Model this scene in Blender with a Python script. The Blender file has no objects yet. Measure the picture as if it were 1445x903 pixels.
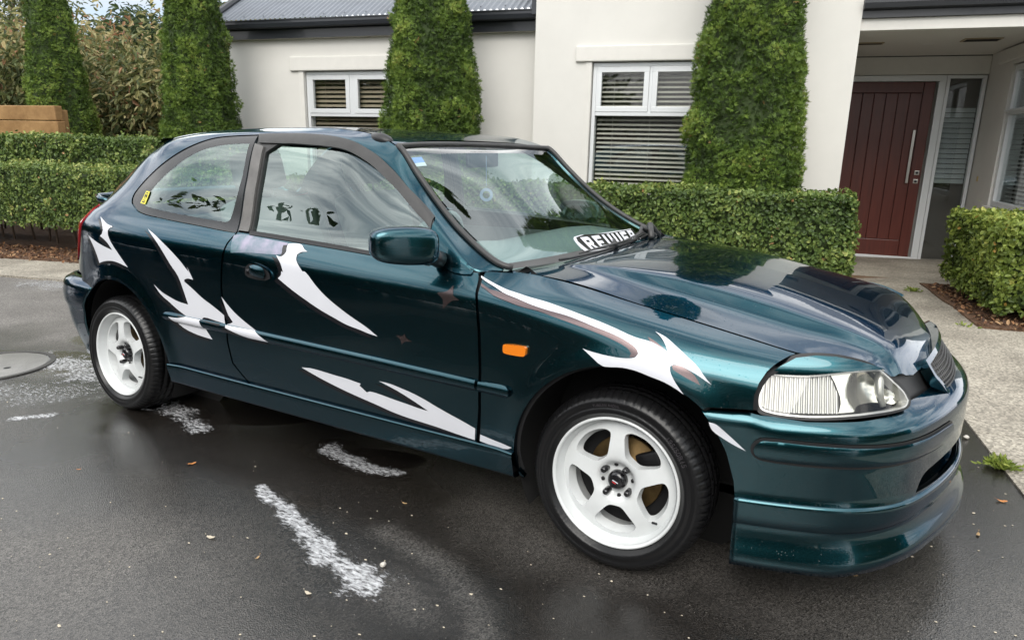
import bpy, bmesh, math, random
import numpy as np
from mathutils import Matrix, Vector
from mathutils.geometry import delaunay_2d_cdt
rng = np.random.default_rng(7)
random.seed(7)
SC = bpy.context.scene
COL = SC.collection
R = math.radians
# ---------------------------------------------------------------- camera
CP = np.array([0.72820311, -2.63396173, 1.27085526])
CR = np.array([0.85721097, 0.51494458, 0.0046294])
CU = np.array([-0.12571434, 0.2005378, 0.97158659])
CF = np.array([-0.49938488, 0.83343666, -0.23663912])
cam = bpy.data.cameras.new('camera'); camo = bpy.data.objects.new('camera', cam); COL.objects.link(camo)
cam.sensor_width = 36; cam.sensor_fit = 'HORIZONTAL'; cam.lens = 976.186 / 1445 * 36
cam.clip_start = .05; cam.clip_end = 3000
camo.matrix_world = Matrix(((CR[0], CU[0], -CF[0], CP[0]), (CR[1], CU[1], -CF[1], CP[1]), (CR[2], CU[2], -CF[2], CP[2]), (0, 0, 0, 1)))
SC.camera = camo
# ---------------------------------------------------------------- sky and sun (bright broken overcast)
SUN_EL, SUN_AZ = R(44), R(163)          # azimuth clockwise from +Y
W = bpy.data.worlds.new('World'); SC.world = W; W.use_nodes = True
nt = W.node_tree; nt.nodes.clear()
def N_(t, **k):
    n = nt.nodes.new(t)
    for a, b in k.items(): setattr(n, a, b)
    return n
out = N_('ShaderNodeOutputWorld'); bg = N_('ShaderNodeBackground'); bg.inputs[1].default_value = .1
sky = N_('ShaderNodeTexSky', sky_type='NISHITA', sun_disc=False, sun_elevation=SUN_EL, sun_rotation=SUN_AZ)
tc = N_('ShaderNodeTexCoord')
mp = N_('ShaderNodeMapping'); mp.inputs['Scale'].default_value = (1.0, 1.0, 3.4); mp.inputs['Rotation'].default_value = (0, 0, 4.6)
n1 = N_('ShaderNodeTexNoise'); n1.inputs['Scale'].default_value = 2.0; n1.inputs['Detail'].default_value = 8; n1.inputs['Roughness'].default_value = .56; n1.inputs['Distortion'].default_value = .5
n2 = N_('ShaderNodeTexNoise'); n2.inputs['Scale'].default_value = 1.9; n2.inputs['Detail'].default_value = 7; n2.inputs['Roughness'].default_value = .58; n2.inputs['Distortion'].default_value = .8
r1 = N_('ShaderNodeValToRGB'); r1.color_ramp.elements[0].position = .22; r1.color_ramp.elements[1].position = .42
r2 = N_('ShaderNodeValToRGB')
r2.color_ramp.elements[0].position = .40; r2.color_ramp.elements[0].color = (4.4, 4.9, 5.5, 1)
r2.color_ramp.elements[1].position = .60; r2.color_ramp.elements[1].color = (15, 14.9, 14.7, 1)
mx = N_('ShaderNodeMix', data_type='RGBA')
L = nt.links.new
L(tc.outputs['Generated'], mp.inputs[0]); L(mp.outputs[0], n1.inputs[0]); L(mp.outputs[0], n2.inputs[0])
L(n1.outputs['Fac'], r1.inputs[0]); L(n2.outputs['Fac'], r2.inputs[0])
L(r1.outputs[0], mx.inputs['Factor']); L(sky.outputs[0], mx.inputs['A']); L(r2.outputs[0], mx.inputs['B'])
L(mx.outputs['Result'], bg.inputs[0]); L(bg.outputs[0], out.inputs[0])
sl = bpy.data.lights.new('sun', 'SUN'); sl.energy = 1.3; sl.angle = R(40); sl.color = (1, .96, .9)
so = bpy.data.objects.new('sun', sl); COL.objects.link(so)
sd = Vector((math.sin(SUN_AZ) * math.cos(SUN_EL), math.cos(SUN_AZ) * math.cos(SUN_EL), math.sin(SUN_EL)))
so.rotation_euler = sd.to_track_quat('Z', 'Y').to_euler(); so.location = (0, -6, 12)
SC.view_settings.view_transform = 'Standard'; SC.view_settings.look = 'None'; SC.view_settings.gamma = 1; SC.view_settings.exposure = 0.9
# ---------------------------------------------------------------- materials
def mat(name, col=(.5, .5, .5), rough=.5, metal=0, coat=0, coat_r=.03, spec=.5, var=0, vscale=8, bump=0, bscale=60, col2=None, bdist=.01, **kw):
    m = bpy.data.materials.new(name); m.use_nodes = True; t = m.node_tree; p = t.nodes['Principled BSDF']
    p.inputs['Base Color'].default_value = (*col, 1); p.inputs['Roughness'].default_value = rough; p.inputs['Metallic'].default_value = metal
    p.inputs['Coat Weight'].default_value = coat; p.inputs['Coat Roughness'].default_value = coat_r; p.inputs['Specular IOR Level'].default_value = spec
    for k, v in kw.items(): p.inputs[k.replace('_', ' ')].default_value = v
    co = t.nodes.new('ShaderNodeTexCoord')
    if var or col2:
        n = t.nodes.new('ShaderNodeTexNoise'); n.inputs['Scale'].default_value = vscale; n.inputs['Detail'].default_value = 6; n.inputs['Roughness'].default_value = .6
        r = t.nodes.new('ShaderNodeValToRGB'); r.color_ramp.elements[0].position = .3; r.color_ramp.elements[1].position = .7
        c2 = col2 or tuple(min(1, c * (1 + var)) for c in col); c1 = col if col2 else tuple(c * (1 - var) for c in col)
        r.color_ramp.elements[0].color = (*c1, 1); r.color_ramp.elements[1].color = (*c2, 1)
        t.links.new(co.outputs['Object'], n.inputs[0]); t.links.new(n.outputs['Fac'], r.inputs[0]); t.links.new(r.outputs[0], p.inputs['Base Color'])
    if bump:
        n = t.nodes.new('ShaderNodeTexNoise'); n.inputs['Scale'].default_value = bscale; n.inputs['Detail'].default_value = 5
        b = t.nodes.new('ShaderNodeBump'); b.inputs['Strength'].default_value = bump; b.inputs['Distance'].default_value = bdist
        t.links.new(co.outputs['Object'], n.inputs[0]); t.links.new(n.outputs['Fac'], b.inputs['Height']); t.links.new(b.outputs[0], p.inputs['Normal'])
    return m
def glass(name, tint=(.8, .9, .88), ior=1.55, rough=0.0, gcol=(1, 1, 1)):
    m = bpy.data.materials.new(name); m.use_nodes = True; t = m.node_tree; t.nodes.clear()
    o = t.nodes.new('ShaderNodeOutputMaterial'); x = t.nodes.new('ShaderNodeMixShader'); f = t.nodes.new('ShaderNodeFresnel'); f.inputs[0].default_value = ior
    a = t.nodes.new('ShaderNodeBsdfTransparent'); a.inputs[0].default_value = (*tint, 1); g = t.nodes.new('ShaderNodeBsdfGlossy'); g.inputs['Roughness'].default_value = rough; g.inputs[0].default_value = (*gcol, 1)
    ge = t.nodes.new('ShaderNodeNewGeometry'); mi = t.nodes.new('ShaderNodeMix'); mi.inputs[2].default_value = ior; mi.inputs[3].default_value = 1 / ior   # a thin sheet reflects alike from both sides
    t.links.new(ge.outputs['Backfacing'], mi.inputs[0]); t.links.new(mi.outputs[0], f.inputs[0])
    t.links.new(f.outputs[0], x.inputs[0]); t.links.new(a.outputs[0], x.inputs[1]); t.links.new(g.outputs[0], x.inputs[2]); t.links.new(x.outputs[0], o.inputs[0])
    return m
def leafmat(name, stops, rough=.45, trans=.25, spec=.4):
    m = bpy.data.materials.new(name); m.use_nodes = True; t = m.node_tree; p = t.nodes['Principled BSDF']
    a = t.nodes.new('ShaderNodeAttribute'); a.attribute_name = 'tint'; r = t.nodes.new('ShaderNodeValToRGB')
    e = r.color_ramp.elements
    while len(e) < len(stops): e.new(.5)
    for q, (pos, c) in zip(e, stops): q.position = pos; q.color = (*c, 1)
    t.links.new(a.outputs['Fac'], r.inputs[0]); t.links.new(r.outputs[0], p.inputs['Base Color'])
    p.inputs['Roughness'].default_value = rough; p.inputs['Specular IOR Level'].default_value = spec
    if trans:
        o = t.nodes['Material Output']; x = t.nodes.new('ShaderNodeMixShader'); x.inputs[0].default_value = trans; d = t.nodes.new('ShaderNodeBsdfTranslucent')
        t.links.new(r.outputs[0], d.inputs[0]); t.links.new(p.outputs[0], x.inputs[1]); t.links.new(d.outputs[0], x.inputs[2]); t.links.new(x.outputs[0], o.inputs[0])
    return m
# ---------------------------------------------------------------- object helpers
def tag(o, label=None, cat=None, group=None, kind=None):
    if label: o['label'] = label
    if cat: o['category'] = cat
    if group: o['group'] = group
    if kind: o['kind'] = kind
    return o
def empty(name, loc=(0, 0, 0), M=None, **k):
    o = bpy.data.objects.new(name, None); COL.objects.link(o); o.empty_display_size = .2
    if M is not None: o.matrix_world = M
    else: o.location = loc
    return tag(o, **k)
def link(name, me, parent=None, **k):
    o = bpy.data.objects.new(name, me); COL.objects.link(o)
    if parent: o.parent = parent
    return tag(o, **k)
def mesh(name, V, F, m, parent=None, smooth=True, normals=None, tint=None, link_=True, **k):
    me = bpy.data.meshes.new(name)
    V = np.asarray(V, float)
    if isinstance(F, np.ndarray):
        n, w = F.shape
        me.vertices.add(len(V)); me.vertices.foreach_set('co', V.ravel())
        me.loops.add(n * w); me.loops.foreach_set('vertex_index', F.ravel().astype(np.int32))
        me.polygons.add(n); me.polygons.foreach_set('loop_start', np.arange(0, n * w, w, dtype=np.int32))
        me.update(calc_edges=True)
    else:
        me.from_pydata(V.tolist(), [], F); me.update()
    me.polygons.foreach_set('use_smooth', np.full(len(me.polygons), smooth))
    for q in (m if isinstance(m, (list, tuple)) else [m]): me.materials.append(q)
    if tint is not None:
        a = me.attributes.new('tint', 'FLOAT', 'POINT'); a.data.foreach_set('value', np.asarray(tint, np.float32))
    if normals is not None: me.normals_split_custom_set_from_vertices(np.asarray(normals).tolist())
    return link(name, me, parent, **k) if link_ else me
class MB:
    "collects boxes, tubes, lathes into one mesh"
    def __init__(s): s.V = []; s.F = []
    def add(s, V, F): n = len(s.V); s.V += [tuple(v) for v in V]; s.F += [tuple(i + n for i in f) for f in F]; return s
    def box(s, x0, x1, y0, y1, z0, z1, bev=0.0, M=None):
        bm = bmesh.new(); bmesh.ops.create_cube(bm, size=1)
        for v in bm.verts: v.co = Vector(((x0 + x1) / 2 + v.co.x * (x1 - x0), (y0 + y1) / 2 + v.co.y * (y1 - y0), (z0 + z1) / 2 + v.co.z * (z1 - z0)))
        if bev: bmesh.ops.bevel(bm, geom=bm.edges[:], offset=bev, segments=2, affect='EDGES', profile=.6)
        if M is not None: bm.transform(M)
        bm.verts.index_update(); s.add([v.co[:] for v in bm.verts], [[v.index for v in f.verts] for f in bm.faces]); bm.free(); return s
    def tube(s, pts, r, n=8, cap=True):
        pts = [Vector(p) for p in pts]; rr = r if isinstance(r, (list, tuple)) else [r] * len(pts); V = []; F = []; up = None
        for i, p in enumerate(pts):
            d = (pts[min(i + 1, len(pts) - 1)] - pts[max(i - 1, 0)]).normalized()
            a = d.orthogonal().normalized() if up is None else (up - d * up.dot(d)).normalized()
            up = a; b = d.cross(a)
            for k in range(n): t = 2 * math.pi * k / n; V.append(p + (a * math.cos(t) + b * math.sin(t)) * rr[i])
        for i in range(len(pts) - 1):
            for k in range(n): k2 = (k + 1) % n; F.append((i * n + k, i * n + k2, (i + 1) * n + k2, (i + 1) * n + k))
        if cap: F.append(tuple(range(n - 1, -1, -1))); F.append(tuple((len(pts) - 1) * n + k for k in range(n)))
        return s.add(V, F)
    def lathe(s, prof, n=48, axis='y', c=(0, 0, 0), close=False):
        "prof: (radius, along axis)"
        V = []; F = []; m = len(prof)
        for k in range(n):
            t = 2 * math.pi * k / n; ca, sa = math.cos(t), math.sin(t)
            for r, h in prof:
                V.append((c[0] + r * ca, c[1] + h, c[2] + r * sa) if axis == 'y' else (c[0] + r * ca, c[1] + r * sa, c[2] + h))
        for k in range(n):
            for j in range(m if close else m - 1): j2 = (j + 1) % m; k2 = (k + 1) % n; F.append((k * m + j, k * m + j2, k2 * m + j2, k2 * m + j))
        return s.add(V, F)
    def build(s, name, m, parent=None, smooth=False, M=None, auto=None, **k):
        me = bpy.data.meshes.new(name); me.from_pydata(s.V, [], s.F)
        bm = bmesh.new(); bm.from_mesh(me); bmesh.ops.recalc_face_normals(bm, faces=bm.faces)
        if auto is not None:
            for e in bm.edges: e.smooth = len(e.link_faces) == 2 and e.calc_face_angle(0) < R(auto)
            smooth = True
        bm.to_mesh(me); bm.free()
        me.polygons.foreach_set('use_smooth', np.full(len(me.polygons), smooth)); me.materials.append(m)
        o = link(name, me, parent, **k)
        if M is not None: o.matrix_local = M
        return o
# ---- polygons and panels
def chaikin(P, it=2, closed=True):
    P = np.asarray(P, float)
    for _ in range(it):
        Q = np.roll(P, -1, 0)
        P = np.stack([P * .75 + Q * .25, P * .25 + Q * .75], 1).reshape(-1, 2)
    return P
def crom(P, n=4, corner=.55):
    "closed Catmull-Rom through the points, sharp where the outline turns hard"
    P = np.asarray(P, float); A = np.roll(P, 1, 0); B = np.roll(P, -1, 0)
    d1 = P - A; d2 = B - P; l1 = np.linalg.norm(d1, axis=1); l2 = np.linalg.norm(d2, axis=1)
    cs = (d1 * d2).sum(1) / (l1 * l2 + 1e-12); sharp = cs < corner
    T = (B - A) / (l1 + l2)[:, None]; out = []
    N = len(P)
    for i in range(N):
        j = (i + 1) % N; h = l2[i]
        t0 = d2[i] / h if sharp[i] else T[i]; t1 = d2[i] / h if sharp[j] else T[j]
        for k in range(n):
            t = k / n; t2 = t * t; t3 = t2 * t
            out.append((2 * t3 - 3 * t2 + 1) * P[i] + (t3 - 2 * t2 + t) * h * t0 + (-2 * t3 + 3 * t2) * P[j] + (t3 - t2) * h * t1)
    return np.array(out)
def resample(P, sp):
    P = np.asarray(P, float); out = []
    for a, b in zip(P, np.roll(P, -1, 0)):
        n = max(1, int(np.hypot(*(b - a)) / sp + .5))
        for k in range(n): out.append(a + (b - a) * k / n)
    return np.array(out)
def area(P): x, y = P[:, 0], P[:, 1]; return .5 * (x * np.roll(y, -1) - y * np.roll(x, -1)).sum()
def inset(P, d):
    if area(P) < 0: P = P[::-1]
    A = np.roll(P, 1, 0); B = np.roll(P, -1, 0); e1 = P - A; e2 = B - P
    n1 = np.stack([-e1[:, 1], e1[:, 0]], 1) / (np.linalg.norm(e1, axis=1)[:, None] + 1e-9); n2 = np.stack([-e2[:, 1], e2[:, 0]], 1) / (np.linalg.norm(e2, axis=1)[:, None] + 1e-9)
    n = n1 + n2; l = np.linalg.norm(n, axis=1); l[l < .5] = .5; return P + n / (l ** 2)[:, None] * 2 * d * .98
def inside(Q, P):
    x, y = Q[:, 0][:, None], Q[:, 1][:, None]; x1, y1 = P[:, 0], P[:, 1]; x2, y2 = np.roll(x1, -1), np.roll(y1, -1)
    c = ((y1 > y) != (y2 > y)) & (x < (x2 - x1) * (y - y1) / (y2 - y1 + 1e-15) + x1)
    return c.sum(1) % 2 == 1
def triangulate(loops, sp):
    "loops[0] outer, others holes -> pts, tris"
    V = np.concatenate(loops); E = []; o = 0
    for l in loops:
        n = len(l); E += [(o + i, o + (i + 1) % n) for i in range(n)]; o += n
    lo = loops[0].min(0); hi = loops[0].max(0)
    g = np.stack(np.meshgrid(np.arange(lo[0] + sp / 2, hi[0], sp), np.arange(lo[1] + sp / 2, hi[1], sp), indexing='ij'), -1).reshape(-1, 2)
    if len(g):
        k = inside(g, loops[0])
        for h in loops[1:]: k &= ~inside(g, h)
        g = g[k]
        if len(g):
            keep = np.ones(len(g), bool)
            for i in range(0, len(g), 2000):
                d = ((g[i:i + 2000, None] - V[None]) ** 2).sum(-1).min(1); keep[i:i + 2000] = d > (sp * .45) ** 2
            g = g[keep]
    A = np.concatenate([V, g]) if len(g) else V
    r = delaunay_2d_cdt([Vector(p) for p in A], E, [], 0, 1e-6)
    P = np.array([v[:] for v in r[0]]); T = np.array([f for f in r[2] if len(f) == 3])
    c = P[T].mean(1); k = inside(c, loops[0])
    for h in loops[1:]: k &= ~inside(c, h)
    return P, T[k]
def fnorm(f, a, b, h=6e-3):
    du = f(a + h, b) - f(a - h, b); dv = f(a, b + h) - f(a, b - h); n = np.cross(du, dv)
    l = np.linalg.norm(n, axis=1)[:, None]; return n / np.where(l < 1e-12, 1, l)
CEN = np.array([-1.2, 0, .55])
def panel(name, f, poly, m, parent=None, holes=(), sp=.025, off=0., flange=.014, gap=.0022, mirror=False, cen=CEN, edge_sp=None, hn=6e-3, **k):
    loops = [inset(np.asarray(poly, float), gap)] + [inset(np.asarray(h, float), -gap) for h in holes]
    loops = [resample(l, edge_sp or sp) for l in loops]
    P, T = triangulate(loops, sp); a, b = P[:, 0], P[:, 1]
    X = f(a, b); n = fnorm(f, a, b, hn)
    s = np.sign(((X - cen) * n).sum(1)); sg = 1 if s.sum() > 0 else -1
    n = n * sg; X = X + n * off
    tri = X[T]; fn = np.cross(tri[:, 1] - tri[:, 0], tri[:, 2] - tri[:, 0]); fl = (fn * n[T[:, 0]]).sum(1) < 0
    T[fl] = T[fl][:, ::-1]
    V = [X]; F = T.tolist(); NN = [n]; base = len(X)
    if flange:
        for li, l in enumerate(loops):
            Y = f(l[:, 0], l[:, 1]); nn = fnorm(f, l[:, 0], l[:, 1]) * sg; Y0 = Y + nn * off; Y1 = Y + nn * (off - flange)
            t = np.roll(Y0, -1, 0) - np.roll(Y0, 1, 0); o = np.cross(t, nn); o /= np.linalg.norm(o, axis=1)[:, None] + 1e-9
            q = len(l)
            o *= sg * (1 if li == 0 else -1)
            V += [Y0, Y1]; NN += [o, o]
            for i in range(q):
                j = (i + 1) % q; F.append([base + i, base + j, base + q + j, base + q + i])
            base += 2 * q
    V = np.concatenate(V); NN = np.concatenate(NN)
    def fin(V, NN, F, mir):
        if mir: V = V * [1, -1, 1]; NN = NN * [1, -1, 1]; F = [list(x)[::-1] for x in F]
        # orient flange faces with their normals
        return mesh(name, V, F, m, parent, True, NN, **k)
    # fix flange winding + normals: compare with the panel interior
    if flange:
        nT = len(T); Vc = V
        for fi in range(nT, len(F)):
            q = F[fi]; fnv = np.cross(Vc[q[1]] - Vc[q[0]], Vc[q[3]] - Vc[q[0]])
            if np.dot(fnv, NN[q[0]]) < 0: F[fi] = q[::-1]
    o = fin(V, NN, F, False)
    return (o, fin(V, NN, F, True)) if mirror else o
def grid(name, X, m, parent=None, flip=False, mirror=False, solid=0, **k):
    "X: (n,m,3) array of points"
    n, w = X.shape[:2]; i, j = np.meshgrid(np.arange(n - 1), np.arange(w - 1), indexing='ij'); a = (i * w + j).ravel()
    F = np.stack([a, a + 1, a + w + 1, a + w], 1)
    if flip: F = F[:, ::-1]
    V = X.reshape(-1, 3)
    if mirror: V = V * [1, -1, 1]; F = F[:, ::-1]
    o = mesh(name, V, np.ascontiguousarray(F), m, parent, **k)
    if solid:
        s = o.modifiers.new('solid', 'SOLIDIFY'); s.thickness = solid; s.offset = -1
    return o
# ---------------------------------------------------------------- car surfaces
def pchip(x,y,q):
    x=np.asarray(x,float);y=np.asarray(y,float);h=np.diff(x);d=np.diff(y)/h
    m=np.zeros_like(y); m[0]=d[0];m[-1]=d[-1]
    for i in range(1,len(x)-1):
        if d[i-1]*d[i]>0:
            w1=2*h[i]+h[i-1];w2=h[i]+2*h[i-1]; m[i]=(w1+w2)/(w1/d[i-1]+w2/d[i])
    q=np.clip(q,x[0],x[-1]);i=np.clip(np.searchsorted(x,q)-1,0,len(x)-2)
    t=(q-x[i])/h[i];t2=t*t;t3=t2*t
    return (2*t3-3*t2+1)*y[i]+(t3-2*t2+t)*h[i]*m[i]+(-2*t3+3*t2)*y[i+1]+(t3-t2)*h[i]*m[i+1]
def gsm(a,s):
    n=int(3*s)+1;k=np.exp(-.5*(np.arange(-n,n+1)/s)**2);k/=k.sum()
    l=2*a[0]-a[n:0:-1];r=2*a[-1]-a[-2:-n-2:-1]
    return np.convolve(np.r_[l,a,r],k,'valid')
U0,U1,DU=-3.30,.56,.01
UU=np.arange(U0,U1+1e-6,DU)
def tab(pts,s=3.):
    p=np.array(pts); return gsm(pchip(p[:,0],p[:,1],UU),s)
Wm=tab([(-3.30,.47),(-3.22,.58),(-3.16,.665),(-3.1,.712),(-3.0,.760),(-2.9,.788),(-2.6,.818),(-2.2,.826),(-1.7,.83),(-.7,.83),(-.3,.828),(0,.822),(.2,.810),(.30,.797),(.42,.771),(.5,.750),(.56,.727)],1.6)
zc=tab([(-3.30,.90),(-3.1,.90),(-2.9,.899),(-2.6,.895),(-2.2,.880),(-1.7,.866),(-1.2,.838),(-.7,.817),(-.48,.805),(-.3,.782),(0,.735),(.2,.695),(.35,.668),(.56,.64)])
zb=tab([(-3.30,.955),(-3.1,.962),(-2.9,.978),(-2.6,.972),(-2.2,.958),(-1.7,.944),(-1.2,.922),(-.7,.893),(-.5,.882),(-.42,.880),(-.3,.868),(0,.815),(.2,.778),(.35,.750),(.45,.732),(.56,.715)],2)
yb=tab([(-3.30,.43),(-3.2,.55),(-3.1,.625),(-2.9,.715),(-2.6,.760),(-2.2,.767),(-1.7,.77),(-.75,.77),(-.6,.768),(-.52,.748),(-.45,.69),(-.38,.662),(0,.652),(.3,.648),(.45,.650),(.56,.655)],2)
z9=tab([(-3.30,.956),(-3.12,.965),(-3.03,.975),(-2.979,1.0),(-2.89,1.047),(-2.84,1.09),(-2.683,1.19),(-2.56,1.262),(-2.49,1.296),(-2.42,1.322),(-2.27,1.342),(-2.0,1.357),(-1.7,1.362),(-1.42,1.360),(-1.2,1.343),(-1.08,1.318),(-.992,1.284),(-.896,1.19),(-.795,1.096),(-.692,1.014),(-.597,.954),(-.523,.915),(-.481,.898),(-.43,.886),(-.35,.872),(0,.816),(.2,.779),(.35,.751),(.45,.733),(.56,.716)],1.2)
y9=tab([(-3.30,.42),(-3.12,.59),(-2.979,.625),(-2.89,.63),(-2.84,.61),(-2.683,.58),(-2.49,.55),(-2.3,.545),(-1.7,.545),(-1.2,.55),(-.992,.585),(-.896,.605),(-.795,.625),(-.692,.65),(-.597,.67),(-.523,.685),(-.481,.688),(-.43,.662),(-.3,.655),(0,.648),(.3,.644),(.45,.646),(.56,.65)],1.2)
z8a=tab([(-3.30,.955),(-3.1,.964),(-2.979,.992),(-2.89,1.03),(-2.683,1.145),(-2.49,1.25),(-2.3,1.302),(-2.1,1.325),(-1.9,1.333),(-1.697,1.334),(-1.493,1.334),(-1.346,1.328),(-1.207,1.311),(-1.103,1.275),(-.986,1.21),(-.89,1.14),(-.789,1.068),(-.70,.995),(-.6,.922),(-.541,.890),(-.5,.885),(-.42,.881),(-.3,.869),(0,.8155),(.2,.7785),(.35,.7505),(.45,.7325),(.56,.7155)],1.2)
y8a=tab([(-3.30,.44),(-3.1,.62),(-2.979,.652),(-2.89,.648),(-2.683,.622),(-2.49,.615),(-2.3,.63),(-1.7,.63),(-1.1,.63),(-.986,.642),(-.89,.665),(-.789,.695),(-.7,.722),(-.6,.752),(-.541,.757),(-.5,.715),(-.43,.675),(-.3,.657),(0,.650),(.3,.646),(.45,.648),(.56,.6525)],1.2)
ARCH=((.02,.30,.364),(-2.575,.30,.366))
WK=np.array([0,.15,.28,.43,.555,.585,.64,.70,.93,1.16,1.25])
def rows():
    f=np.clip((UU+.45)/.35,0,1);f=f*f*(3-2*f)       # 0 on the door, 1 on the fender
    k5y=Wm-.015-.004*f;k5z=zc+.011
    yR=[Wm-.03,Wm-.008,Wm,Wm-.002,Wm-.009,k5y]
    zR=[UU*0+.22,UU*0+.38,UU*0+.53,.53+.55*(zc-.011-.53),zc-.011-.004*f,k5z]
    a=.5-.14*f;b=.5+.16*f
    yR.append(k5y+(yb-k5y)*a+.004);zR.append(k5z+(zb-k5z)*b)
    yR.append(yb);zR.append(zb)
    bul=.012*np.clip((z8a-zb)/.35,0,1)
    yR.append(.5*(yb+y8a)+bul);zR.append(.5*(zb+z8a))
    yR+=[y8a,y9];zR+=[z8a,z9]
    return np.array(yR),np.array(zR)
yR,zR=rows()
WW=np.arange(0,WK[-1]+1e-6,.005)
YT=np.stack([gsm(pchip(WK,yR[:,i],WW),1.3) for i in range(len(UU))])
ZT=np.stack([gsm(pchip(WK,zR[:,i],WW),1.3) for i in range(len(UU))])
XT=np.repeat(UU[:,None],len(WW),1)
# rear corner leans forward with height
g=np.clip((-2.6-UU)/.7,0,1)**1.5
XT=XT+g[:,None]*np.clip(ZT-.62,0,.4)*.40
for (ax,az,ar) in ARCH:                       # rolled arch lips
    r=np.hypot(XT-ax,ZT-az)
    YT=YT+.013*np.exp(-((r-ar)/.05)**2)*np.clip((ZT-.2)/.1,0,1)
def bil(T,u,w):
    a=np.clip((np.asarray(u)-U0)/DU,0,len(UU)-1.001);b=np.clip(np.asarray(w)/.005,0,len(WW)-1.001)
    i=a.astype(int);j=b.astype(int);a=a-i;b=b-j
    return T[i,j]*(1-a)*(1-b)+T[i+1,j]*a*(1-b)+T[i,j+1]*(1-a)*b+T[i+1,j+1]*a*b
def side(u,w):
    return np.stack([bil(XT,u,w),-bil(YT,u,w),bil(ZT,u,w)],-1)
# nose: plan curve, s = arc length from the centre towards the right-hand side of the car
def nspl(P,n):
    P=np.array(P,float); t=np.r_[0,np.cumsum(np.hypot(*np.diff(P,axis=0).T))]; N=len(t); h=np.diff(t)
    tt=np.linspace(0,t[-1],n); out=[]
    for k in range(P.shape[1]):
        y=P[:,k]; A=np.zeros((N,N)); b=np.zeros(N); A[0,0]=A[-1,-1]=1
        for i in range(1,N-1):
            A[i,i-1]=h[i-1];A[i,i]=2*(h[i-1]+h[i]);A[i,i+1]=h[i]; b[i]=3*((y[i+1]-y[i])/h[i]-(y[i]-y[i-1])/h[i-1])
        cc=np.linalg.solve(A,b); i=np.clip(np.searchsorted(t,tt)-1,0,N-2); d=tt-t[i]
        out.append(y[i]+((y[i+1]-y[i])/h[i]-h[i]*(2*cc[i]+cc[i+1])/3)*d+cc[i]*d**2+(cc[i+1]-cc[i])/(3*h[i])*d**3)
    return np.stack(out,1)
def plan(half,n=1201):
    C=nspl([(x,-y) for x,y in half[:0:-1]]+half,n)
    s=np.r_[0,np.cumsum(np.hypot(*np.diff(C,axis=0).T))]; s-=s[-1]/2
    T=np.gradient(C,axis=0); N=np.stack([-T[:,1],T[:,0]],1); N/=np.linalg.norm(N,axis=1)[:,None]
    if N[n//2,0]*half[0][0]<0: N=-N
    if C[0,1]<0: C,N=C[::-1],N[::-1]
    return s,C,N
NOSE=plan([(.908,0),(.899,-.15),(.868,-.30),(.812,-.47),(.735,-.61),(.64,-.69),(.53,-.738),(.42,-.771),(.30,-.797),(.0,-.822),(-.3,-.83)])
TAIL=plan([(-3.40,0),(-3.393,-.2),(-3.37,-.42),(-3.325,-.60),(-3.25,-.70),(-3.15,-.758),(-3.0,-.792),(-2.8,-.812)])
def sweep(pl,s,z,off):
    S,C,N=pl; s=np.asarray(s,float)
    cx=np.interp(s,S,C[:,0]);cy=np.interp(s,S,C[:,1]);nx=np.interp(s,S,N[:,0]);ny=np.interp(s,S,N[:,1])
    return np.stack([cx+nx*off,cy+ny*off,z+0*cx],-1)
def bump_off(s,z):
    s,z=np.broadcast_arrays(np.asarray(s,float),np.asarray(z,float))
    lo=[.10,.15,.20,.24,.32,.328,.336,.42,.447,.452,.512,.517]; lv=[.026,.024,.016,.004,.000,.000,-.004,-.002,-.001,.000,.000,.000]
    o1=pchip(lo+[.535,.556,.572,.584,.592],lv+[.002,-.002,-.012,-.032,-.075],z)
    o2=pchip(lo+[.530,.545,.558,.570,.582,.592],lv+[.000,-.004,-.013,-.028,-.050,-.09],z)
    k=np.clip((1.06-np.abs(s))/.09,0,1); k=k*k*(3-2*k); return o1*(1-k)+o2*k
def front_bumper(s,z): return sweep(NOSE,s,z,bump_off(s,z))
def head_off(z): return -.028-(z-.575)*.42
def headlight(s,z,extra=0): z=np.asarray(z,float); return sweep(NOSE,s,z,head_off(z)+extra)
def rear_bumper(s,z):
    s,z=np.broadcast_arrays(np.asarray(s,float),np.asarray(z,float))
    return sweep(TAIL,s,z,pchip([.22,.30,.40,.47,.50,.545,.56,.585,.605,.62],[-.06,-.035,-.012,-.004,.006,.006,.0,.0,-.018,-.06],z))
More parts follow.
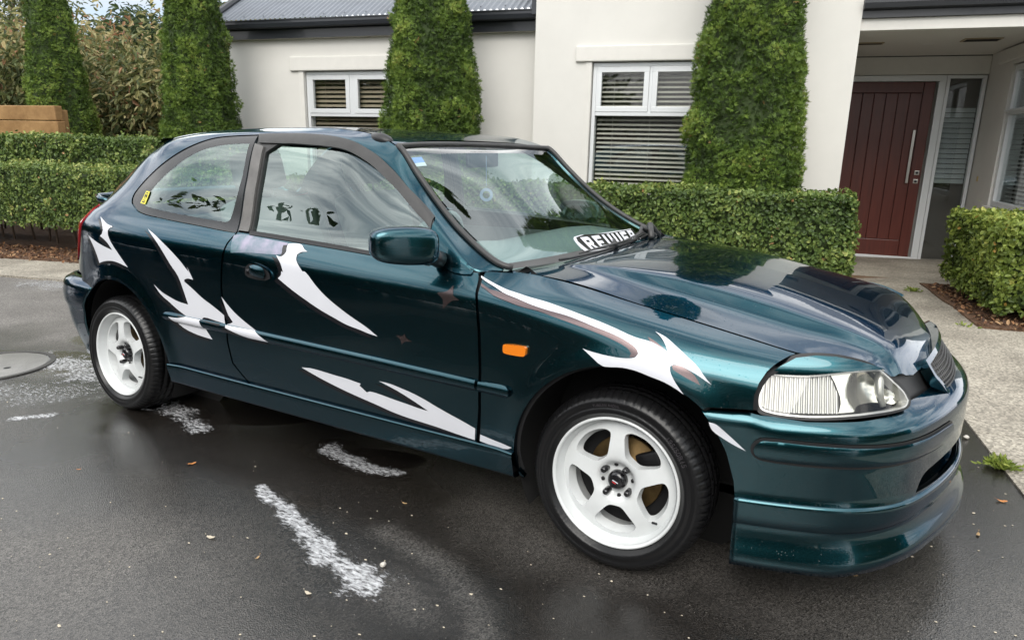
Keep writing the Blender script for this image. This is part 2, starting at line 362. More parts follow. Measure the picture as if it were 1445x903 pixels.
DATA = {
'qwin':[[-2.489,0.7891],[-2.5036,0.8353],[-2.4885,0.8857],[-2.4232,0.9605],[-2.2784,1.0387],[-2.1398,1.0917],[-1.9887,1.1363],[-1.8569,1.1514],[-1.6956,1.1571],[-1.6814,0.9433],[-1.7011,0.6997],[-1.7306,0.6909],[-1.9674,0.7031],[-2.2256,0.7169],[-2.4098,0.7361]],
'qglass':[[-2.3998,0.8095],[-2.3744,0.8589],[-2.2812,0.9537],[-2.167,1.0222],[-2.0546,1.0671],[-1.9416,1.0888],[-1.8304,1.1001],[-1.7329,1.1019],[-1.7355,0.9642],[-1.7696,0.7693],[-1.7875,0.748],[-1.8265,0.7441],[-1.9815,0.7497],[-2.1855,0.7606],[-2.3798,0.7821]],
'qsticker':[[-2.3922,0.8761],[-2.3585,0.8702],[-2.3818,0.791],[-2.4233,0.7997]],
'bwin':[[-1.6791,0.7045],[-1.6753,0.8008],[-1.6674,0.9429],[-1.696,1.1577]],
'visor_top':[[-1.6955,1.1584],[-1.5965,1.1626],[-1.493,1.1599],[-1.3472,1.1611],[-1.2609,1.1609],[-1.2075,1.1598],[-1.1534,1.1614],[-1.1032,1.1609],[-1.044,1.1617],[-0.9844,1.1613],[-0.8869,1.1652],[-0.7961,1.1832],[-0.7535,1.1895]],
'visor_bot':[[-1.6683,1.1032],[-1.5241,1.0993],[-1.3859,1.0986],[-1.2905,1.1004],[-1.2206,1.1045],[-1.1733,1.1065],[-1.1343,1.1074],[-1.0477,1.106],[-0.9847,1.0998],[-0.9152,1.0992],[-0.8135,1.0805],[-0.7417,1.0828]],
'glass':[[-1.6189,1.0857],[-1.6225,0.7083]],
'mirror_patch':[[-0.743,1.1827],[-0.6994,1.1829],[-0.6549,1.1841],[-0.617,1.1824],[-0.5747,1.1725],[-0.5451,0.6831],[-0.5485,0.6719],[-0.5762,0.669],[-0.6237,0.6751],[-0.6635,0.7017],[-0.6974,0.8454],[-0.7135,0.9744],[-0.7298,1.0391],[-0.7392,1.1029]],
'door_rear':[[-1.7101,0.6838],[-1.7285,0.6206],[-1.7375,0.5703],[-1.749,0.5206],[-1.7586,0.4717],[-1.7645,0.4297],[-1.7611,0.3608],[-1.7507,0.2991],[-1.7561,0.2396],[-1.7437,0.1579],[-1.6928,0.1143],[-1.661,0.084]],
'moulding':[[-2.201,0.2639],[-2.1947,0.2756],[-1.5411,0.3053],[-1.0092,0.2992],[-0.4893,0.2869],[-0.49,0.252],[-1.1107,0.2608],[-1.667,0.2691],[-2.1924,0.2592]],
'moulding_r':[[-2.2025,0.306],[-1.9955,0.3045],[-1.7498,0.3044],[-1.7517,0.273],[-1.9027,0.2737],[-2.1949,0.275]],
'fmould':[[-0.4773,0.2866],[-0.4399,0.2883],[-0.3756,0.288],[-0.3611,0.279],[-0.3594,0.2636],[-0.3661,0.2515],[-0.4779,0.2535]],
'handle':[[-1.6161,0.5037],[-1.6008,0.5308],[-1.5637,0.5429],[-1.4917,0.5355],[-1.4519,0.518],[-1.4431,0.4948],[-1.4846,0.4809],[-1.5885,0.4804],[-1.6142,0.4892]],
'indicator':[[-0.3806,0.4333],[-0.3768,0.4393],[-0.3046,0.4491],[-0.2981,0.4443],[-0.3,0.42],[-0.3088,0.4123],[-0.3736,0.4079],[-0.3803,0.4129]],
'd_rear':[[-2.7276,0.662],[-2.6656,0.6387],[-2.6182,0.6173],[-2.5693,0.6076],[-2.5644,0.6009],[-2.5851,0.5918],[-2.5963,0.5733],[-2.5909,0.5458],[-2.5651,0.5165],[-2.5081,0.4801],[-2.4431,0.4425],[-2.4683,0.4456],[-2.5146,0.4514],[-2.5681,0.4542],[-2.619,0.4513],[-2.6678,0.4443],[-2.7,0.4374],[-2.7191,0.4618],[-2.7498,0.4904],[-2.8074,0.5305],[-2.7314,0.5144],[-2.6473,0.5015],[-2.5636,0.4918],[-2.609,0.518],[-2.671,0.5381],[-2.6494,0.5499],[-2.6421,0.5722],[-2.6655,0.6095],[-2.6975,0.6397]],
'd_quarter':[[-2.2908,0.632],[-2.2205,0.5993],[-2.1591,0.5638],[-2.095,0.5299],[-2.0351,0.4996],[-1.9782,0.4659],[-1.9876,0.4839],[-1.9515,0.4426],[-1.9881,0.4442],[-2.0141,0.4381],[-2.0155,0.4305],[-1.9747,0.4153],[-1.8951,0.382],[-1.8274,0.3606],[-1.7618,0.3361],[-1.761,0.3057],[-1.8242,0.3102],[-1.9013,0.3134],[-1.9196,0.2996],[-1.8969,0.2724],[-1.8572,0.2353],[-1.9595,0.2411],[-2.0566,0.2572],[-2.1397,0.2923],[-2.0739,0.2947],[-2.021,0.3031],[-2.0812,0.3217],[-2.1415,0.3449],[-2.203,0.3679],[-2.2475,0.3991],[-2.1879,0.3758],[-2.1374,0.3646],[-2.0747,0.3534],[-2.0031,0.349],[-2.0278,0.3975],[-2.0569,0.4454],[-2.1078,0.4816],[-2.1602,0.5239],[-2.2124,0.5689]],
'd_door_small':[[-1.769,0.4011],[-1.7329,0.3769],[-1.6915,0.3533],[-1.6396,0.3309],[-1.5881,0.3116],[-1.4752,0.2713],[-1.5723,0.272],[-1.658,0.2809],[-1.7434,0.2948],[-1.7461,0.3061],[-1.7261,0.3103],[-1.708,0.318],[-1.7329,0.3393],[-1.7511,0.3687]],
'd_door_up':[[-1.4367,0.602],[-1.4137,0.5977],[-1.3986,0.6067],[-1.3888,0.6298],[-1.3949,0.6549],[-1.3972,0.6765],[-1.362,0.6852],[-1.3279,0.6842],[-1.3038,0.6624],[-1.2818,0.651],[-1.3103,0.6443],[-1.3278,0.6268],[-1.3237,0.5984],[-1.3034,0.5698],[-1.2828,0.5488],[-1.2671,0.5487],[-1.2157,0.508],[-1.166,0.478],[-1.1075,0.4514],[-1.0405,0.4243],[-0.9655,0.3965],[-0.9126,0.3706],[-0.9571,0.3752],[-0.9946,0.3817],[-1.0617,0.3912],[-1.12,0.4063],[-1.1895,0.4248],[-1.2604,0.4475],[-1.3434,0.4749],[-1.4179,0.5033],[-1.4007,0.5173],[-1.3982,0.5321],[-1.3884,0.5288],[-1.404,0.5638]],
'd_door_low':[[-1.3192,0.2038],[-1.2642,0.2083],[-1.2009,0.2064],[-1.1394,0.2026],[-1.079,0.2002],[-1.0088,0.1935],[-1.0159,0.1857],[-0.9987,0.1769],[-0.9825,0.1679],[-0.9653,0.1735],[-0.9179,0.1719],[-0.8536,0.1654],[-0.7906,0.1603],[-0.7422,0.1555],[-0.697,0.1531],[-0.728,0.1648],[-0.7619,0.1765],[-0.8313,0.1974],[-0.9167,0.2163],[-0.8657,0.2158],[-0.8119,0.2088],[-0.7593,0.2007],[-0.7081,0.1889],[-0.6581,0.1746],[-0.6089,0.1615],[-0.5525,0.1473],[-0.5007,0.1322],[-0.5066,0.0898],[-0.5662,0.0945],[-0.6659,0.1033],[-0.7971,0.111],[-0.8693,0.1186],[-0.9335,0.1297],[-1.0768,0.1518],[-1.1861,0.1724],[-1.2572,0.1883]],
'd_fender_low':[[-0.4821,0.1156],[-0.4203,0.1067],[-0.3833,0.1049],[-0.3519,0.1029],[-0.3701,0.0924],[-0.404,0.0865],[-0.4398,0.0866],[-0.4863,0.0915]],
'd_fender':[[-0.5162,0.6725],[-0.4917,0.658],[-0.4529,0.6399],[-0.4117,0.628],[-0.3651,0.6236],[-0.3189,0.6206],[-0.2611,0.6194],[-0.2036,0.6159],[-0.162,0.6134],[-0.1216,0.6109],[-0.0695,0.6084],[-0.0243,0.6046],[0.0387,0.5985],[0.0882,0.6002],[0.1157,0.5955],[0.1401,0.5898],[0.1264,0.6064],[0.1103,0.6187],[0.0894,0.6284],[0.1231,0.6226],[0.1564,0.6101],[0.1948,0.5934],[0.2318,0.5722],[0.2695,0.5241],[0.2353,0.5466],[0.2129,0.5563],[0.1877,0.562],[0.1632,0.5606],[0.1553,0.5503],[0.1575,0.531],[0.1697,0.4988],[0.1855,0.4634],[0.2017,0.4308],[0.1778,0.4512],[0.1436,0.4699],[0.1035,0.4773],[0.0626,0.4838],[0.0213,0.4797],[-0.0326,0.4605],[-0.0516,0.466],[-0.0721,0.4805],[-0.1099,0.5058],[-0.088,0.505],[-0.0494,0.5073],[-0.0121,0.5129],[0.0237,0.5225],[0.0518,0.5378],[0.0605,0.5562],[0.0541,0.5677],[0.0329,0.5769],[0.0008,0.584],[-0.0374,0.5886],[-0.0819,0.5912],[-0.128,0.5956],[-0.1814,0.5989],[-0.2483,0.5989],[-0.3051,0.6019],[-0.3592,0.6083],[-0.4158,0.6162],[-0.4704,0.6385],[-0.5092,0.6615]],
'd_fender_gray':[[-0.5037,0.6432],[-0.4673,0.6219],[-0.4158,0.6162],[-0.3592,0.6083],[-0.3051,0.6019],[-0.2483,0.5989],[-0.1814,0.5989],[-0.128,0.5956],[-0.0819,0.5912],[-0.0374,0.5886],[0.0008,0.584],[0.0329,0.5769],[0.0541,0.5677],[0.0605,0.5562],[0.0515,0.54],[0.0374,0.5336],[0.04,0.5499],[0.0273,0.5612],[0.0047,0.5675],[-0.0335,0.5731],[-0.0846,0.5772],[-0.1364,0.5802],[-0.2028,0.5843],[-0.2715,0.5893],[-0.3262,0.5876],[-0.3849,0.5926],[-0.44,0.601],[-0.4976,0.6284]],
'd_fender_gray_tip':[[0.1582,0.5573],[0.1795,0.5622],[0.2075,0.5563],[0.2251,0.5419],[0.2428,0.5043],[0.2167,0.517],[0.1944,0.5269],[0.1629,0.542]],
'd_fender_gray_top':[[0.0746,0.6102],[0.1014,0.6042],[0.1401,0.5898],[0.1171,0.5906],[0.0851,0.6009]],
'star_a':[[-0.6512,0.5655],[-0.6128,0.5795],[-0.5924,0.6139],[-0.5855,0.566],[-0.5583,0.5514],[-0.5893,0.5431],[-0.624,0.5076],[-0.6252,0.5425]],
'star_b':[[-0.8286,0.389],[-0.8003,0.3878],[-0.7886,0.3987],[-0.7828,0.3856],[-0.7569,0.3757],[-0.7893,0.3705],[-0.8029,0.3579],[-0.8068,0.3748]],
'taillamp':[[-2.8072,0.8619],[-2.8051,0.6673],[-2.8102,0.577],[-3.2792,0.4565],[-2.9148,0.4137]],
'hl_outline':[[0.4559,0.6875],[0.4262,0.6466],[0.4032,0.6093],[0.3895,0.5752],[0.3817,0.5201],[0.3856,0.4197]],
'bumpline':[[0.3836,0.4137],[0.3239,0.3997],[0.2704,0.3858],[0.2423,0.3843]],
'rbumpline':[[-2.7356,0.3625],[-2.8511,0.3716],[-2.9367,0.3738],[-3.0165,0.3583]],
'scuff':[[-1.7179,0.6762],[-1.6649,0.6908],[-1.5353,0.6843],[-1.4028,0.6809],[-1.3795,0.6266],[-1.441,0.6041],[-1.5793,0.587],[-1.6984,0.5665]],
'n_d_bumper':[[1.1553,0.5418],[1.1339,0.5378],[1.1063,0.5169],[1.0731,0.4898],[1.0509,0.4709],[1.0776,0.4816],[1.1101,0.4976],[1.1432,0.5181]],
'n_hl':[[1.0392,0.6174],[1.0282,0.65],[1.0091,0.6808],[0.9779,0.7087],[0.9365,0.731],[0.8815,0.7393],[0.8253,0.739],[0.7717,0.733],[0.7167,0.7225],[0.667,0.7057],[0.6269,0.6832],[0.589,0.6631],[0.5648,0.6461],[0.546,0.6224],[0.5465,0.6041],[0.5627,0.592],[0.5996,0.5875],[0.7076,0.583],[0.7732,0.578],[0.8384,0.5722],[0.8968,0.5683],[0.9506,0.5688],[0.9983,0.5709],[1.0228,0.5742],[1.0354,0.5914]],
'n_lens':[[1.0274,0.6121],[1.0201,0.6435],[1.0088,0.6763],[0.957,0.6785],[0.9027,0.6808],[0.8509,0.687],[0.808,0.6928],[0.7454,0.6982],[0.6667,0.6985],[0.6422,0.6844],[0.6109,0.6618],[0.5777,0.6343],[0.565,0.6088],[0.5819,0.5968],[0.6192,0.5936],[0.7071,0.59],[0.7829,0.5839],[0.8395,0.5791],[0.8969,0.5753],[0.9522,0.5752],[0.9988,0.5789],[1.0218,0.5874]],
'n_lens_split':[[0.8387,0.6903],[0.8165,0.6574],[0.8012,0.6227],[0.8,0.6053],[0.8068,0.5824]],
'n_mould':[[1.0362,0.4806],[1.0338,0.4969],[1.0181,0.5063],[0.8984,0.5027],[0.7713,0.4928],[0.6568,0.4945],[0.4948,0.4891],[-0.2392,0.267],[0.3365,0.4578],[-0.2201,0.2437],[0.52,0.4571],[0.6496,0.4528],[0.7382,0.4468],[0.8422,0.4476],[0.943,0.4551],[1.0144,0.4632],[1.0316,0.4699]],
'n_open':[[0.5451,0.3177],[0.5251,0.345],[0.5091,0.3763],[0.4773,0.3919]],
'n_liptop':[[1.0741,0.3324],[0.9308,0.3241],[0.8283,0.3151],[0.7543,0.3093],[0.6618,0.3228],[0.5453,0.3171]],
'n_lipbot':[[1.0715,0.1689],[0.9191,0.1639],[0.8188,0.1615],[0.7688,0.1666],[0.6997,0.1828],[0.623,0.1948],[0.4736,0.2069]],
'n_archedge':[[1.1901,0.578],[1.1457,0.5313],[1.1058,0.4597],[1.0796,0.3752],[1.0733,0.332],[1.0716,0.1697]]}
# ================================================================ THE SETTING
HU = np.array([.02006574, 0, .99979867]); HA = np.array([.97793764, .20797298, -.01962699]); HN = np.array([-.20793111, .97813457, .00417313])
HO = CP - HU * 1.271
def Hp(a, b, e): return HO + HA * a + HN * b + HU * e
def HM(a=0, b=0, e=0, rot=0):
    p = Hp(a, b, e); Mx = Matrix(((HA[0], HN[0], HU[0], p[0]), (HA[1], HN[1], HU[1], p[1]), (HA[2], HN[2], HU[2], p[2]), (0, 0, 0, 1)))
    return Mx @ Matrix.Rotation(rot, 4, 'Z')
def ab(x, y): d = np.stack([x - HO[0], y - HO[1]], -1); return d @ HA[:2] / (HA[:2] @ HA[:2] + HN[:2] @ HN[:2] * 0) , d @ HN[:2]
def gz(x, y):
    a, b = ab(np.asarray(x, float), np.asarray(y, float)); t = np.clip((b - 6.2) / 4, 0, 1); return -.085 * t * t * (3 - 2 * t)
def vnoise(P, s, seed=0):
    P = np.asarray(P, float) * s + seed * 17.13; i = np.floor(P).astype(int); f = P - i; f = f * f * (3 - 2 * f); d = P.shape[-1]; out = 0
    for c in range(2 ** d):
        w = 1.; k = np.zeros(P.shape[:-1], int)
        for q in range(d):
            bit = (c >> q) & 1; w = w * (f[..., q] if bit else 1 - f[..., q]); k = k + (i[..., q] + bit) * (73856093, 19349663, 83492791)[q]
        h = (k ^ (k >> 13)) * 1274126177; h = (h ^ (h >> 16)) & 0xffff; out = out + w * h / 65535.
    return out
def fbm(P, s, o=4, seed=0): return sum(vnoise(P, s * 2 ** k, seed + k) * .5 ** k for k in range(o)) / sum(.5 ** k for k in range(o))
# ---- asphalt
def asphalt():
    m = bpy.data.materials.new('wet_asphalt'); m.use_nodes = True; t = m.node_tree; p = t.nodes['Principled BSDF']; l = t.links.new
    def A(n): a = t.nodes.new('ShaderNodeAttribute'); a.attribute_name = n; return a.outputs['Fac']
    def mix(f, a, b):
        n = t.nodes.new('ShaderNodeMix'); n.data_type = 'FLOAT'; l(f, n.inputs[0])
        for k, v in ((2, a), (3, b)):
            if isinstance(v, (int, float)): n.inputs[k].default_value = v
            else: l(v, n.inputs[k])
        return n.outputs[0]
    def mixc(f, a, b):
        n = t.nodes.new('ShaderNodeMix'); n.data_type = 'RGBA'; l(f, n.inputs['Factor'])
        for k, v in (('A', a), ('B', b)):
            if isinstance(v, tuple): n.inputs[k].default_value = (*v, 1)
            else: l(v, n.inputs[k])
        return n.outputs['Result']
    co = t.nodes.new('ShaderNodeTexCoord')
    vo = t.nodes.new('ShaderNodeTexVoronoi'); vo.inputs['Scale'].default_value = 210; l(co.outputs['Object'], vo.inputs[0])
    no = t.nodes.new('ShaderNodeTexNoise'); no.inputs['Scale'].default_value = 320; no.inputs['Detail'].default_value = 3; l(co.outputs['Object'], no.inputs[0])
    nb = t.nodes.new('ShaderNodeTexNoise'); nb.inputs['Scale'].default_value = 2.3; nb.inputs['Detail'].default_value = 7; nb.inputs['Roughness'].default_value = .65; l(co.outputs['Object'], nb.inputs[0])
    rs = t.nodes.new('ShaderNodeValToRGB'); rs.color_ramp.elements[0].color = (.22, .22, .22, 1); rs.color_ramp.elements[1].color = (2.3, 2.25, 2.2, 1); l(vo.outputs['Color'], rs.inputs[0])
    rb_ = t.nodes.new('ShaderNodeValToRGB'); rb_.color_ramp.elements[0].position = .3; rb_.color_ramp.elements[0].color = (.78, .76, .74, 1); rb_.color_ramp.elements[1].position = .7; rb_.color_ramp.elements[1].color = (1.2, 1.18, 1.15, 1); l(nb.outputs['Fac'], rb_.inputs[0])
    # pale grit
    vg = t.nodes.new('ShaderNodeTexVoronoi'); vg.inputs['Scale'].default_value = 38; l(co.outputs['Object'], vg.inputs[0])
    rg = t.nodes.new('ShaderNodeValToRGB'); rg.color_ramp.elements[0].position = .035; rg.color_ramp.elements[0].color = (1, 1, 1, 1); rg.color_ramp.elements[1].position = .07; rg.color_ramp.elements[1].color = (0, 0, 0, 1); l(vg.outputs['Distance'], rg.inputs[0])
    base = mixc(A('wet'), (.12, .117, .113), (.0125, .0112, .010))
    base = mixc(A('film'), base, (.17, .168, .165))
    mm = t.nodes.new('ShaderNodeMix'); mm.data_type = 'RGBA'; mm.blend_type = 'MULTIPLY'; mm.inputs['Factor'].default_value = 1; l(base, mm.inputs['A']); l(rs.outputs[0], mm.inputs['B'])
    m3 = t.nodes.new('ShaderNodeMix'); m3.data_type = 'RGBA'; m3.blend_type = 'MULTIPLY'; m3.inputs['Factor'].default_value = 1; l(mm.outputs['Result'], m3.inputs['A']); l(rb_.outputs[0], m3.inputs['B'])
    sgm = t.nodes.new('ShaderNodeMath'); sgm.operation = 'MULTIPLY'; l(rg.outputs[0], sgm.inputs[0]); sgm.inputs[1].default_value = .6
    fin = mixc(sgm.outputs[0], m3.outputs['Result'], (.32, .30, .26)); l(fin, p.inputs['Base Color'])
    r = mix(A('wet'), .58, .24); r = mix(A('puddle'), r, .03); l(r, p.inputs['Roughness'])
    p.inputs['Specular IOR Level'].default_value = .25; l(mix(A('puddle'), mix(A('wet'), .0, 1.), 1.), p.inputs['Coat Weight']); p.inputs['Coat Roughness'].default_value = .07; p.inputs['Coat IOR'].default_value = 1.5
    b = t.nodes.new('ShaderNodeBump'); b.inputs['Distance'].default_value = .004; l(mix(A('puddle'), .7, .04), b.inputs['Strength'])
    ad = t.nodes.new('ShaderNodeMath'); ad.operation = 'ADD'; l(vo.outputs['Distance'], ad.inputs[0]); l(no.outputs['Fac'], ad.inputs[1]); l(ad.outputs[0], b.inputs['Height']); l(b.outputs[0], p.inputs['Normal'])
    b2 = t.nodes.new('ShaderNodeBump'); b2.inputs['Distance'].default_value = .004; b2.inputs['Strength'].default_value = .12; l(ad.outputs[0], b2.inputs['Height']); l(b2.outputs[0], p.inputs['Coat Normal'])
    return m
MA = asphalt()
def blob(x, y, cx, cy, rx, ry, ang=0, soft=.35):
    c, s = math.cos(ang), math.sin(ang); u = ((x - cx) * c + (y - cy) * s) / rx; v = (-(x - cx) * s + (y - cy) * c) / ry; r = np.hypot(u, v); return np.clip((1 - r) / soft, 0, 1)
def polyl(x, y, pts, w):
    d = np.full(x.shape, 9.)
    for (x0, y0), (x1, y1) in zip(pts[:-1], pts[1:]):
        t = np.clip(((x - x0) * (x1 - x0) + (y - y0) * (y1 - y0)) / ((x1 - x0) ** 2 + (y1 - y0) ** 2), 0, 1); d = np.minimum(d, np.hypot(x - x0 - t * (x1 - x0), y - y0 - t * (y1 - y0)))
    return np.clip(1 - d / w, 0, 1)
def sheet(name, xs, ys, m, dz=0, attrs=True, keep=None, **k):
    X, Y = np.meshgrid(xs, ys, indexing='ij'); Z = gz(X, Y) + dz; n, w = X.shape
    V = np.stack([X, Y, Z], -1).reshape(-1, 3); i, j = np.meshgrid(np.arange(n - 1), np.arange(w - 1), indexing='ij'); a = (i * w + j).ravel(); F = np.stack([a, a + w, a + w + 1, a + 1], 1)
    o = mesh(name, V, np.ascontiguousarray(F), m, None, **k)
    if attrs:
        x, y = V[:, 0], V[:, 1]; P = np.stack([x, y], -1); n1 = fbm(P, .9, 5, 3); n2 = fbm(P, 3.5, 4, 9); aa, bb = ab(x, y)
        dry = np.clip((bb - 3.15 + (n1 - .5) * 2.2 + (n2 - .5) * .7) / .9, 0, 1) * np.clip((-x - 2.6) / 1.2, 0, 1)
        dry = np.maximum(dry, .5 * blob(x, y, -1.55, -1.75, 1.25, .75, .35, .8) + .3 * np.clip((n1 - .52) * 5, 0, 1))  # lower-left blob: sky sheen painted in as paler asphalt; the rest is random drying
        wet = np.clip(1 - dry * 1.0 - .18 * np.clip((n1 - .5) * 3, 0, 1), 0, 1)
        pud = np.maximum.reduce([blob(x, y, -3.75, -.60, .60, .30, .45, .25), blob(x, y, -2.15, -.45, .55, .30, .3, .25), blob(x, y, -1.15, -.60, .28, .12, .4, .3) * .8, blob(x, y, -.9, -1.2, .42, .12, -.6, .3) * .7, blob(x, y, -3.9, -.1, .5, .2, .3, .3), blob(x, y, -2.55, -.95, .35, .2, 0, .4) * .6])
        pud = np.clip(pud * 1.5 - np.clip((n2 - .45) * 2.2, 0, .9), 0, 1)
        film = np.maximum.reduce([polyl(x, y, [(-.75, -1.02), (-.45, -1.08), (-.25, -1.20), (-.1, -1.36)], .07) * .30, blob(x, y, -.45, -1.27, .22, .10, -.35, .8) * .22, blob(x, y, -5.2, 1.1, .8, .35, .3, .5) * .6 * (n2 > .47), blob(x, y, -3.6, -.7, .26, .16, .2, .3) * .2])
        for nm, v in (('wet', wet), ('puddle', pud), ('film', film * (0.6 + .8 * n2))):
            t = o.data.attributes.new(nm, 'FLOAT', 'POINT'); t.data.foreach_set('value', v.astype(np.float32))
    return o
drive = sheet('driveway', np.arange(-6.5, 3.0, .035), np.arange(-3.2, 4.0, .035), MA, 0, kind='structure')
far = sheet('ground', np.r_[-600, -200, -80, -40, np.arange(-24, 24.1, .8), 40, 80, 200, 600], np.r_[-600, -200, -80, -40, np.arange(-24, 24.1, .8), 40, 80, 200, 600], MA, -.012, kind='structure')
# ---- exposed aggregate concrete path
def concrete():
    m = bpy.data.materials.new('exposed_aggregate_concrete'); m.use_nodes = True; t = m.node_tree; p = t.nodes['Principled BSDF']; l = t.links.new
    co = t.nodes.new('ShaderNodeTexCoord'); v = t.nodes.new('ShaderNodeTexVoronoi'); v.inputs['Scale'].default_value = 95; l(co.outputs['Object'], v.inputs[0])
    r = t.nodes.new('ShaderNodeValToRGB'); e = r.color_ramp.elements; e[0].color = (.13, .12, .10, 1); e[1].color = (.50, .46, .39, 1); q = e.new(.5); q.color = (.30, .275, .235, 1); l(v.outputs['Color'], r.inputs[0])
    n = t.nodes.new('ShaderNodeTexNoise'); n.inputs['Scale'].default_value = 1.6; n.inputs['Detail'].default_value = 8; n.inputs['Roughness'].default_value = .62; l(co.outputs['Object'], n.inputs[0])
    r2 = t.nodes.new('ShaderNodeValToRGB'); r2.color_ramp.elements[0].position = .34; r2.color_ramp.elements[0].color = (.62, .60, .57, 1); r2.color_ramp.elements[1].position = .62; r2.color_ramp.elements[1].color = (1.08, 1.07, 1.03, 1); l(n.outputs['Fac'], r2.inputs[0])
    mm = t.nodes.new('ShaderNodeMix'); mm.data_type = 'RGBA'; mm.blend_type = 'MULTIPLY'; mm.inputs['Factor'].default_value = 1; l(r.outputs[0], mm.inputs['A']); l(r2.outputs[0], mm.inputs['B']); l(mm.outputs['Result'], p.inputs['Base Color'])
    p.inputs['Roughness'].default_value = .72; b = t.nodes.new('ShaderNodeBump'); b.inputs['Strength'].default_value = .7; b.inputs['Distance'].default_value = .004; l(v.outputs['Distance'], b.inputs['Height']); l(b.outputs[0], p.inputs['Normal'])
    return m
MC = concrete()
def path_sheet(name, a0, a1, b0, b1, m, dz, step=.12, wob=0, skirt=.04, **k):
    na = max(2, int((a1 - a0) / step) + 1); nb = max(2, int((b1 - b0) / step) + 1); A, B = np.meshgrid(np.linspace(a0, a1, na), np.linspace(b0, b1, nb), indexing='ij')
    if wob:
        ed = np.minimum.reduce([np.abs(A - a0), np.abs(A - a1), np.abs(B - b0), np.abs(B - b1)]) < 1e-6; n = vnoise(np.stack([A, B], -1), 3.1, 4) - .5; A = A + ed * n * wob; B = B + ed * (vnoise(np.stack([A, B], -1), 2.7, 8) - .5) * wob
    X = HO[0] + HA[0] * A + HN[0] * B; Y = HO[1] + HA[1] * A + HN[1] * B; Z = gz(X, Y) + dz; V = np.stack([X, Y, Z], -1); n_, w_ = A.shape
    i, j = np.meshgrid(np.arange(n_ - 1), np.arange(w_ - 1), indexing='ij'); q = (i * w_ + j).ravel(); F = np.stack([q, q + w_, q + w_ + 1, q + 1], 1).tolist(); V = V.reshape(-1, 3)
    ring = [i * w_ for i in range(n_)] + [(n_ - 1) * w_ + j for j in range(1, w_)] + [i * w_ + w_ - 1 for i in range(n_ - 2, -1, -1)] + [j for j in range(w_ - 2, 0, -1)]
    lo = V[ring] - [0, 0, skirt]; o = len(V); V = np.concatenate([V, lo]); N = len(ring)
    for t in range(N): u = (t + 1) % N; F.append([ring[u], ring[t], o + t, o + u])
    return mesh(name, V, F, m, None, False, **k)
# slabs: the walk to the door and the strip along the hedge, with control joints
JA = .006
for i, (a0, a1, b0, b1) in enumerate([(1.095, 5.0, .9, 3.55), (1.095, 5.0, 3.55 + JA, 6.5), (.80, 1.095 - JA, 5.05, 6.5), (.80, 5.0, 6.5 + JA, 8.75), (.80, 2.6, 8.75 + JA, 10.35), (-2.2, .80 - JA, 5.05, 6.35), (-5.2, -2.2 - JA, 5.0, 6.1), (-8.2, -5.2 - JA, 4.95, 5.8), (-11.2, -8.2 - JA, 4.95, 5.75), (-16, -11.2 - JA, 4.95, 5.75)]):
    path_sheet('concrete_path', a0, a1, b0, b1, MC, .008, kind='structure')
# ---- planting beds of bark
MBk = mat('bark_mulch', (.055, .030, .018), .9, col2=(.16, .085, .045), vscale=60, bump=.8, bscale=40, bdist=.02)
path_sheet('garden_bed', 1.72, 5.0, 5.87, 7.95, MBk, .022, .08, .09, kind='structure')
path_sheet('garden_bed', -5.0, .79, 6.36, 8.0, MBk, .018, .1, .06, kind='structure')
path_sheet('garden_bed', -17, -5.0 - .01, 5.78, 12., MBk, .018, .2, .06, kind='structure')
# ---- leaf meshes
def basis(Nn, rng_, along=None):
    Nn = Nn / (np.linalg.norm(Nn, axis=1)[:, None] + 1e-9); r = rng_.normal(size=Nn.shape) if along is None else along; T = r - Nn * (r * Nn).sum(1)[:, None]; T /= np.linalg.norm(T, axis=1)[:, None] + 1e-9; return T, np.cross(Nn, T), Nn
def leaves(P, Nn, L, wd, fold, rng_, along=None, curl=.0):
    "oval leaves, 6 points each"
    T, B, Nn = basis(Nn, rng_, along); L = L[:, None]; w = L * wd; f = L * fold
    V = np.stack([P, P + T * L * .3 + B * w * .5 + Nn * f, P + T * L * .7 + B * w * .42 + Nn * f - Nn * curl * L, P + T * L - Nn * curl * 2 * L, P + T * L * .7 - B * w * .42 + Nn * f - Nn * curl * L, P + T * L * .3 - B * w * .5 + Nn * f], 1)
    n = len(P); o = np.arange(n)[:, None] * 6; F = np.concatenate([o + [0, 1, 2, 3], o + [0, 3, 4, 5]]); return V.reshape(-1, 3), F, 6
def sprays(P, Nn, L, rng_, along, k=5):
    "flat fans of scale foliage: k narrow triangles"
    T, B, Nn = basis(Nn, rng_, along); V = []
    for q in range(k):
        a = (q - (k - 1) / 2) * .40 + rng_.normal(0, .1, len(P)); l = L * (1 - .10 * abs(q - (k - 1) / 2)) * rng_.uniform(.7, 1.15, len(P))
        d = T * np.cos(a)[:, None] + B * np.sin(a)[:, None]; s = np.cross(Nn, d); root = P + T * (L * .12 * q * 0)[:, None]
        V += [root + s * (L * .05)[:, None], root + d * (l * .5)[:, None] + s * (L * .066)[:, None] + Nn * (L * .05)[:, None], root + d * l[:, None], root + d * (l * .5)[:, None] - s * (L * .066)[:, None] + Nn * (L * .05)[:, None]]
    V = np.stack(V, 1); n = len(P); o = np.arange(n)[:, None] * (4 * k); F = np.concatenate([o + [4 * q, 4 * q + 1, 4 * q + 2, 4 * q + 3] for q in range(k)]); return V.reshape(-1, 3), F, 4 * k
LC = leafmat('conifer_foliage', [(0, (0.030, 0.057, 0.011)), (.35, (0.081, 0.142, 0.022)), (.65, (0.155, 0.236, 0.038)), (.9, (0.270, 0.351, 0.068)), (1, (0.270, 0.176, 0.061))], .55, .2)
